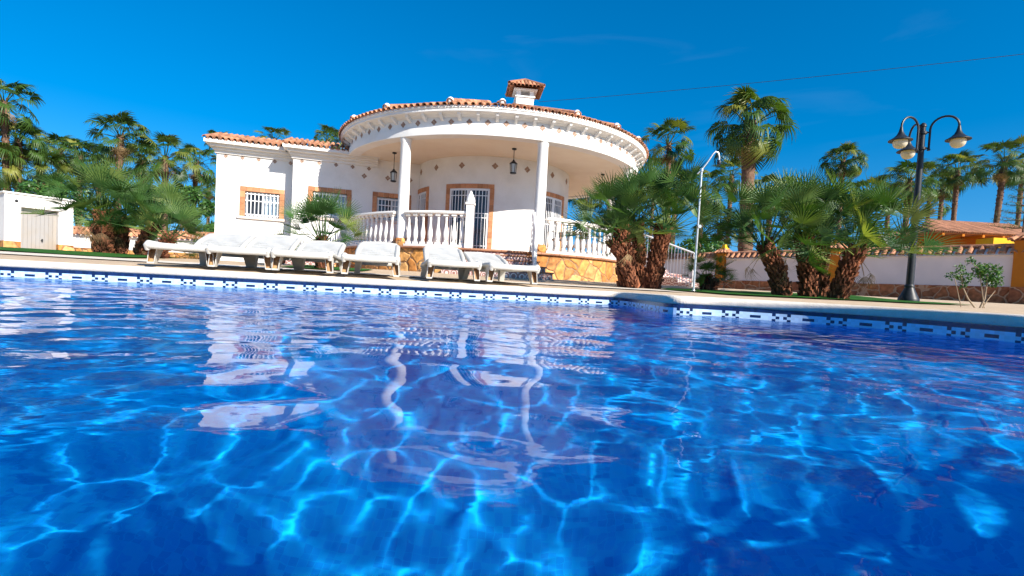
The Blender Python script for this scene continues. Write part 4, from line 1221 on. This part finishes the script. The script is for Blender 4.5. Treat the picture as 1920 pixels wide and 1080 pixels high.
def boot_trunk(pts, r, seed, dens=1.0):
    m = MB(); P_ = [Vector(p) for p in pts]; n = 14; q = []
    for i in range(n + 1):
        t = i / n; f = t * (len(P_) - 1); a = min(int(f), len(P_) - 2); q.append(P_[a].lerp(P_[a + 1], f - a))
    m.tint = .1; m.tube(q, [r * (.85 + .1 * math.sin(i * 1.7)) * (1 - .25 * (i / n) ** 3) for i in range(n + 1)], 12)
    L_ = sum((b_ - a).length for a, b_ in zip(q, q[1:])); rs = random.Random(seed); nb_ = int(L_ * 230 * dens)
    for i in range(nb_):
        t = i / nb_; f = t * n; a = min(int(f), n - 1); c = q[a].lerp(q[a + 1], f - a); ax = (q[a + 1] - q[a]).normalized()
        az = i * 2.39996; o = Vector((math.cos(az), math.sin(az), 0)); o = (o - ax * o.dot(ax)).normalized(); s = ax.cross(o)
        rr_ = r * (1 - .25 * t ** 3) * .86; w = .028 * rs.uniform(.7, 1.3); h = .105 * rs.uniform(.6, 1.3); k = .055 * rs.uniform(.5, 1.5); m.tint = rs.random()
        if rs.random() < .1: m.tint = 2.2
        b0 = c + o * rr_ * .85
        m.add([b0 + s * w, b0 - s * w, b0 + o * k + ax * h + s * w * .55, b0 + o * k + ax * h - s * w * .55, b0 - o * .01 + ax * h * .9, b0 + o * k * .9 + ax * h * .35], [(0, 5, 2), (0, 1, 5), (1, 3, 5), (5, 3, 2), (2, 3, 4), (0, 2, 4), (1, 4, 3)])
    return m
def clump(label, base, stems, name='fan_palm', group=None):
    """stems: (px_base, py_base, px_top, py_top, radius, crown variant, crown scale, Y, dead)"""
    t = thing(name, label, 'palm', base, 0, group)
    for i, (xb, yb, xt, yt, r, var, s, Y, dead) in enumerate(stems):
        a = at(xb, yb, Y); c = at(xt, yt, Y + (.1 if i % 2 else -.1)); a.z = gz(a.x, Y) - .03
        mid = a.lerp(c, .5) + Vector(((c.x - a.x) * -.08, 0, .03))
        m = boot_trunk([a, mid, c], r, int(xb)); m.build('trunk', M['boot'], t)
        o = bpy.data.objects.new('crown', CR[var]); COL.objects.link(o); o.parent = t
        dv = (c - mid).normalized()
        o.location = c - Vector(base) + Vector((0, 0, .02)); o.rotation_euler = (-dv.y * .4, dv.x * .5, rnd.uniform(0, 6.28)); o.scale = (s, s, s)
        if dead:
            rs = np.random.RandomState(int(xb)); it = []
            for k in range(dead):
                V, T = fan_leaf(rs, .30, .30 * rs.uniform(.8, 1.2), 14, R(110), R(10), .4, .8, .3, .7, .007)
                it.append((place_leaf(V, rs.uniform(0, 6.28), R(rs.uniform(-75, -35)), rs.uniform(-.5, .5), .08, 0), T, rs.uniform(0, 1)))
            me = leaves_mesh('dead_leaf', it, M['dead']); o = bpy.data.objects.new('dead_leaf', me); COL.objects.link(o); o.parent = t; o.location = c - Vector(base) - Vector((0, 0, .12))
    return t
def cb(px, Y): return Vector((xat(px, Y, .1), Y, gz(xat(px, Y, .1), Y)))
clump('fan palm clump of three brown scaly trunks on the lawn right of the shed', cb(215, 10.0), [
    (192, 480, 193, 400, .165, 0, 1.06, 10.0, 3), (224, 480, 228, 412, .11, 1, .9, 10.3, 2), (262, 482, 286, 428, .10, 2, .85, 9.9, 2)])
clump('bright green leaning young fan palm between the left clump and the loungers', cb(300, 9.4), [(300, 480, 318, 446, .08, 1, .82, 9.4, 0)])
clump('fan palm clump with thick scaly trunks right of the terrace, behind the shower', cb(1200, 9.0), [
    (1176, 530, 1166, 432, .15, 0, 1.0, 9.0, 2), (1198, 520, 1196, 420, .10, 2, .9, 9.7, 2), (1222, 531, 1244, 428, .15, 2, 1.02, 9.1, 4), (1190, 528, 1150, 455, .07, 1, .72, 8.8, 1)])
clump('largest fan palm clump of three dark trunks on the lawn left of the lamp', cb(1520, 8.6), [
    (1470, 548, 1436, 462, .135, 2, 1.0, 8.6, 3), (1518, 550, 1508, 444, .145, 0, 1.15, 8.7, 5), (1568, 550, 1606, 470, .140, 2, 1.08, 8.5, 4), (1540, 540, 1545, 430, .09, 1, 1.0, 9.3, 1)])
clump('small bushy fan palm right of the shower pole foot', cb(1325, 10.5), [(1322, 545, 1325, 522, .08, 3, .72, 10.5, 3), (1335, 545, 1338, 530, .06, 3, .55, 10.2, 2)])
clump('young fan palm with few long leaves behind the third lounger', cb(602, 9.2), [(602, 500, 604, 450, .07, 1, .98, 9.2, 1)])
clump('tiny palm tuft at the wall foot under the left wing', cb(527, 10.5), [(527, 490, 527, 462, .03, 3, .36, 10.5, 0)])

# shrub at the right
def shrub(name, label, px, Y, trunks, blobs, nleaf, size, mt):
    base = cb(px, Y); t = thing(name, label, 'shrub', base)
    m = MB()
    for pts, r in trunks:
        P_ = [at(a, b_, Y) - base for a, b_ in pts]; P_[0].z = -.02; m.tube(P_, [r * (1 - .5 * i / len(P_)) for i in range(len(P_))], 7)
    m.build('stem', M['twig'], t, smooth=True, local=True)
    rs = np.random.RandomState(int(px)); V = []; T = []; tt = []
    for (bx, by, br, bn) in blobs:
        c = at(bx, by, Y) - base; rr_ = br * Y / F
        for k in range(bn):
            d = rs.normal(size=3); d /= np.linalg.norm(d); p = np.array(c) + d * rr_ * rs.uniform(.35, 1.05) ** .6 * np.array([1, 1, .85])
            a = rs.normal(size=3); a /= np.linalg.norm(a); b2 = np.cross(a, rs.normal(size=3)); b2 /= np.linalg.norm(b2); s = size * rs.uniform(.6, 1.2)
            o = len(V); nn = np.cross(a, b2) * s * .15
            V += [p, p + a * s * .5 + b2 * s * .28 + nn, p + a * s, p + a * s * .5 - b2 * s * .28 + nn]; T += [(o, o + 1, o + 2), (o, o + 2, o + 3)]; tt += [rs.uniform(0, 1)] * 2
    me = fast_mesh('foliage', np.array(V), np.array(T), 3); a = me.attributes.new('tint', 'FLOAT', 'FACE'); a.data.foreach_set('value', np.array(tt, dtype=np.float32)); me.materials.append(mt)
    o = bpy.data.objects.new('foliage', me); COL.objects.link(o); o.parent = t
    return t
shrub('garden_shrub', 'small round leaved shrub on thin pale stems before the stone wall, right of the lamp', 1838, 7.4,
      [([(1830, 582), (1815, 560), (1806, 540), (1802, 515)], .012), ([(1836, 582), (1846, 560), (1850, 535), (1852, 515)], .014), ([(1840, 582), (1852, 562), (1866, 545)], .008), ([(1806, 540), (1790, 522)], .006), ([(1850, 535), (1836, 505), (1820, 492)], .007)],
      [(1853, 512, 21, 420), (1862, 528, 14, 180), (1838, 505, 13, 130), (1810, 520, 12, 110), (1800, 503, 8, 50), (1786, 516, 9, 45), (1820, 490, 8, 40), (1806, 533, 7, 30)], 0, .045, M['shrub'])
# background hedge masses below the left palms
def hedge(label, px0, px1, Y, ztop, n, seed):
    x0, x1 = xat(px0, Y, 1), xat(px1, Y, 1); rs = np.random.RandomState(seed)
    t = thing('hedge', label, 'hedge', ((x0 + x1) / 2, Y, .15))
    V = []; T = []; tt = []
    nl = 46
    for k in range(nl):
        cx_, cy2, cz_, r = rs.uniform(x0, x1) - (x0 + x1) / 2, rs.uniform(-1, 1), rs.uniform(.1, 1) * (ztop - .6), rs.uniform(.35, .7)
        for j in range(n // nl):
            d = rs.normal(size=3); d /= np.linalg.norm(d); p = np.array([cx_, cy2, cz_]) + d * r * rs.uniform(.5, 1) ** .5
            a = rs.normal(size=3); a /= np.linalg.norm(a); b2 = np.cross(a, rs.normal(size=3)); b2 /= np.linalg.norm(b2); s = rs.uniform(.12, .26)
            o = len(V); V += [p, p + a * s * .5 + b2 * s * .22, p + a * s, p + a * s * .5 - b2 * s * .22]; T += [(o, o + 1, o + 2), (o, o + 2, o + 3)]; tt += [rs.uniform(0, 1)] * 2
    me = fast_mesh('foliage', np.array(V), np.array(T), 3); a = me.attributes.new('tint', 'FLOAT', 'FACE'); a.data.foreach_set('value', np.array(tt, dtype=np.float32)); me.materials.append(M['shrub'])
    o = bpy.data.objects.new('foliage', me); COL.objects.link(o); o.parent = t
    m = MB()
    for k in range(10):
        x = (x1 - x0) * (k - 4.5) / 10; m.tube([(x, 0, -.1), (x + .1, 0, ztop * .3), (x - .1, .1, ztop * .6)], [.06, .05, .03], 6)
    m.build('trunk', M['bark'], t, local=True)
hedge('dark green hedge behind the left garden wall below the palms', -60, 470, 27, 4.2, 26000, 3)
hedge('dark green hedge behind the right garden wall between the palm trunks', 1205, 1340, 27.5, 3.2, 8000, 5)
hedge('dark green hedge behind the right palm clump and garden wall', 1440, 1720, 25.5, 3.6, 15000, 6)

# norfolk pine at the right edge
Yp = 22.5; base = Vector((xat(1908, Yp, 1), Yp, .15)); pt = thing('norfolk_pine', 'young pine with flat tiers of branches above the right wall, at the picture edge', 'tree', base)
ztop = at(1908, 335, Yp).z - .15; m = MB(); m.tube([(0, 0, -.1), (0, 0, ztop)], [.07, .015], 8); m.build('trunk', M['bark'], pt, local=True)
m = MB(); m2V, m2T, tt = [], [], []
rs = np.random.RandomState(4)
for tier in range(7):
    z = ztop - .15 - tier * .33; Lb = .30 + .16 * tier
    for k in range(6):
        a = k * 1.047 + tier * .4; d = np.array([math.cos(a), math.sin(a), .12])
        m.tube([(0, 0, z), tuple(d * Lb * .5 + [0, 0, z - .02]), tuple(d * Lb + [0, 0, z + .05])], [.02, .014, .006], 5)
        for j in range(70):
            r_ = Lb * rs.uniform(.15, 1.05); p = d * r_ + [0, 0, z] + rs.normal(size=3) * [.05, .05, .03]; q = rs.normal(size=3); q /= np.linalg.norm(q); s = .13
            o = len(m2V); m2V += [p, p + q * s * .5 + [0.012, 0, .012], p + q * s + [0, 0, .04]]; m2T.append((o, o + 1, o + 2)); tt.append(rs.uniform(0, .8))
m.build('branch', M['bark'], pt, local=True)
me = fast_mesh('foliage', np.array(m2V), np.array(m2T), 3); a = me.attributes.new('tint', 'FLOAT', 'FACE'); a.data.foreach_set('value', np.array(tt, dtype=np.float32)); me.materials.append(M['shrub'])
o = bpy.data.objects.new('foliage', me); COL.objects.link(o); o.parent = pt

# ---------------------------------------------------------------- lamp post
Yl = 9.7; base = Vector((xat(1703, Yl, .1), Yl, gz(0, Yl))); 
lp = thing('street_lamp', 'tall black post with three swan neck arms and bell shaped lamps, at the pool corner', 'lamp', base)
M['globe'] = mat('opal_glass', (.74, .69, .58), .25, .5, trans=.35)
ht = at(1718, 238, Yl).z - base.z
m = MB(); m.lathe([(.17, 0), (.17, .05), (.155, .08), (.12, .16), (.085, .24), (.075, .27), (.085, .29), (.075, .31), (.064, .33)], (0, 0, 0), 20); m.build('base', M['black'], lp, smooth=True, local=True)
m = MB(); m.lathe([(.064, .32), (.058, 1.4), (.05, 2.6), (.046, ht), (.06, ht + .01), (.05, ht + .05), (.02, ht + .08)], (0, 0, 0), 18)
m.lathe([(.075, ht - .42), (.075, ht - .38)], (0, 0, 0), 16); m.lathe([(.075, ht - .13), (.075, ht - .09)], (0, 0, 0), 16); m.build('post', M['black'], lp, smooth=True, local=True)
zl = at(1778, 268, Yl).z - base.z
for az in (-45, -165, 75):
    a = R(az); d = Vector((math.cos(a), math.sin(a), 0)); q = .11; Lx = .52; rc = (Lx - q) / 2
    m = MB(); pts = [d * q + Vector((0, 0, ht - .42)), d * q + Vector((0, 0, ht - .1))]
    for k in range(13):
        t = math.pi * (1 - k / 12); pts.append(d * (q + rc + rc * math.cos(t)) + Vector((0, 0, ht - .06 + rc * 1.0 * math.sin(t))))
    pts.append(d * Lx + Vector((0, 0, zl + .13)))
    m.tube(pts, .019, 9)
    m.tube([d * .04 + Vector((0, 0, ht - .40)), d * q + Vector((0, 0, ht - .40))], .014, 6); m.tube([d * .04 + Vector((0, 0, ht - .11)), d * q + Vector((0, 0, ht - .11))], .014, 6)
    m.lathe([(.026, 0), (.03, .015), (.026, .03)], d * q + Vector((0, 0, ht - .45)), 8)
    arm = m.build('arm', M['black'], lp, smooth=True, local=True)
    m = MB(); m.lathe([(.022, .20), (.028, .16), (.04, .11), (.065, .055), (.108, .01), (.165, -.03), (.19, -.042), (.19, -.055), (.175, -.057), (.09, -.03)], d * Lx + Vector((0, 0, zl)), 24); m.build('lamp_shade', M['black'], arm, smooth=True, local=True)
    m = MB(); m.lathe([(.11, -.045), (.12, -.085), (.11, -.13), (.085, -.17), (.045, -.19), (.01, -.2)], d * Lx + Vector((0, 0, zl)), 20); m.build('globe', M['globe'], arm, smooth=True, local=True)

# ---------------------------------------------------------------- shower
Ys = 8.3; base = Vector((xat(1300, Ys, .05), Ys, gz(0, Ys)))
sh = thing('garden_shower', 'slim pale metal garden shower pole with hooked head, left of the right palm clump', 'shower', base)
M['chrome'] = mat('brushed_aluminium', (.62, .62, .60), .3, .5, metal=.75)
P = lambda x, y: at(x, y, Ys) - base
z1 = P(1311, 318); 
m = MB(); m.lathe([(.07, 0), (.07, .012), (.03, .02), (.026, .03)], (0, 0, 0), 14); m.tube([(0, 0, .01), (0, 0, z1.z)], .019, 12)
m.lathe([(.03, z1.z - .03), (.03, z1.z + .02)], (0, 0, 0), 12); m.build('pole', M['chrome'], sh, smooth=True, local=True)
off = z1.x
pp = [P(1311, 318), P(1322, 304), P(1332, 289), P(1337, 284), P(1342, 286), P(1344, 293), P(1344, 300)]
pp = [p - Vector((off, 0, 0)) for p in pp]
m = MB(); m.tube(pp, .014, 10); m.tube([pp[0], P(1303, 326) - Vector((off, 0, 0))], .012, 8); m.build('shower_arm', M['chrome'], sh, smooth=True, local=True)
m = MB(); m.lathe([(.018, 0), (.03, -.02), (.032, -.07), (.028, -.075)], pp[-1], 12); m.build('shower_head', M['black'], sh, smooth=True, local=True)
m = MB(); m.lathe([(.02, 0), (.02, .05), (.028, .055), (.028, .075)], (0, 0, 0), 10); o = m.build('tap', M['chrome'], sh, smooth=True, local=True); o.location = (.0, -.02, 1.05); o.rotation_euler = (R(90), 0, 0)

# ---------------------------------------------------------------- overhead cable
a, c = at(1010, 191, 17.4), at(1945, 86, 12.5); d = c - a
pts = []
for k in range(40):
    t = k / 39 * 1.6; p = a + d * t; p.z -= .75 * 4 * .25 * (t * (1.6 - t)) * .35; pts.append(p)
m = MB(); m.tube(pts, .006, 6)
tag(m.build('overhead_cable', M['black']), 'thin dark cable crossing the sky from the chimney to the right', 'cable')

# ---------------------------------------------------------------- table and chairs on the terrace
p = pol(3.6, R(42), FL)
t = thing('patio_table', 'small round white table on the terrace behind the right balustrade', 'table', p)
m = MB(); m.lathe([(.36, .68), (.38, .69), (.38, .715), (.36, .72)], (0, 0, 0), 24); m.build('tabletop', M['pvc'], t, local=True)
for k in range(4):
    a = k * math.pi / 2 + .4; m = MB(); m.tube([(.30 * math.cos(a), .30 * math.sin(a), 0), (.2 * math.cos(a), .2 * math.sin(a), .69)], .018, 7); m.build('leg', M['pvc'], t, local=True)
def chair(phi, r, rz, label):
    t = thing('patio_chair', label, 'chair', pol(r, R(phi), FL), rz, 'white chairs on the terrace')
    m = MB(); m.box((0, 0, .43), (.44, .42, .03)); m.build('seat', M['plastic'], t, local=True)
    m = MB()
    for k in range(5): m.box((-.17 + .085 * k, .22, .65), (.055, .02, .40))
    m.box((0, .225, .86), (.44, .03, .06)); m.build('backrest', M['plastic'], t, local=True)
    for sx in (-1, 1):
        for sy in (-1, 1): m = MB(); m.tube([(sx * .21, sy * .21, 0), (sx * .19, sy * .18, .42)], .02, 6); m.build('leg', M['plastic'], t, local=True)
        m = MB(); m.box((sx * .22, 0, .62), (.045, .42, .025)); m.box((sx * .22, -.19, .52), (.03, .03, .18)); m.build('armrest', M['plastic'], t, local=True)
chair(31, 3.75, R(200), 'white garden chair behind the right balustrade, left of the table')
chair(53, 3.65, R(130), 'white garden chair behind the right balustrade, right of the table')

# added shrub, unseen behind the lens: its shade stands in for the camera holder's
base = Vector((1.16, -.74, 0)); t = thing('added_shade_shrub', 'added clipped round shrub in a terracotta pot, unseen behind the camera, to shade the pool floor', 'plant', base)
m = MB(); m.lathe([(.14, 0), (.19, .13), (.21, .14), (.21, .17), (.18, .17), (.17, .14)], (0, 0, 0), 20); m.build('pot', M['surround'], t, smooth=True, local=True)
rs = np.random.RandomState(9); V = []; T = []; tt = []
for k in range(2600):
    d = rs.normal(size=3); d /= np.linalg.norm(d); p = np.array([0, 0, .70]) + d * .27 * rs.uniform(.2, 1.05) ** .4
    a = rs.normal(size=3); a /= np.linalg.norm(a); b2 = np.cross(a, rs.normal(size=3)); b2 /= np.linalg.norm(b2); s_ = rs.uniform(.04, .07)
    o = len(V); V += [p, p + a * s_ * .5 + b2 * s_ * .3, p + a * s_, p + a * s_ * .5 - b2 * s_ * .3]; T += [(o, o + 1, o + 2), (o, o + 2, o + 3)]; tt += [rs.uniform(0, 1)] * 2
me = fast_mesh('foliage', np.array(V), np.array(T), 3); a = me.attributes.new('tint', 'FLOAT', 'FACE'); a.data.foreach_set('value', np.array(tt, dtype=np.float32)); me.materials.append(M['shrub'])
o = bpy.data.objects.new('foliage', me); COL.objects.link(o); o.parent = t
m = MB(); m.tube([(0, 0, .14), (.01, 0, .65)], [.03, .02], 7); m.build('stem', M['bark'], t, local=True)
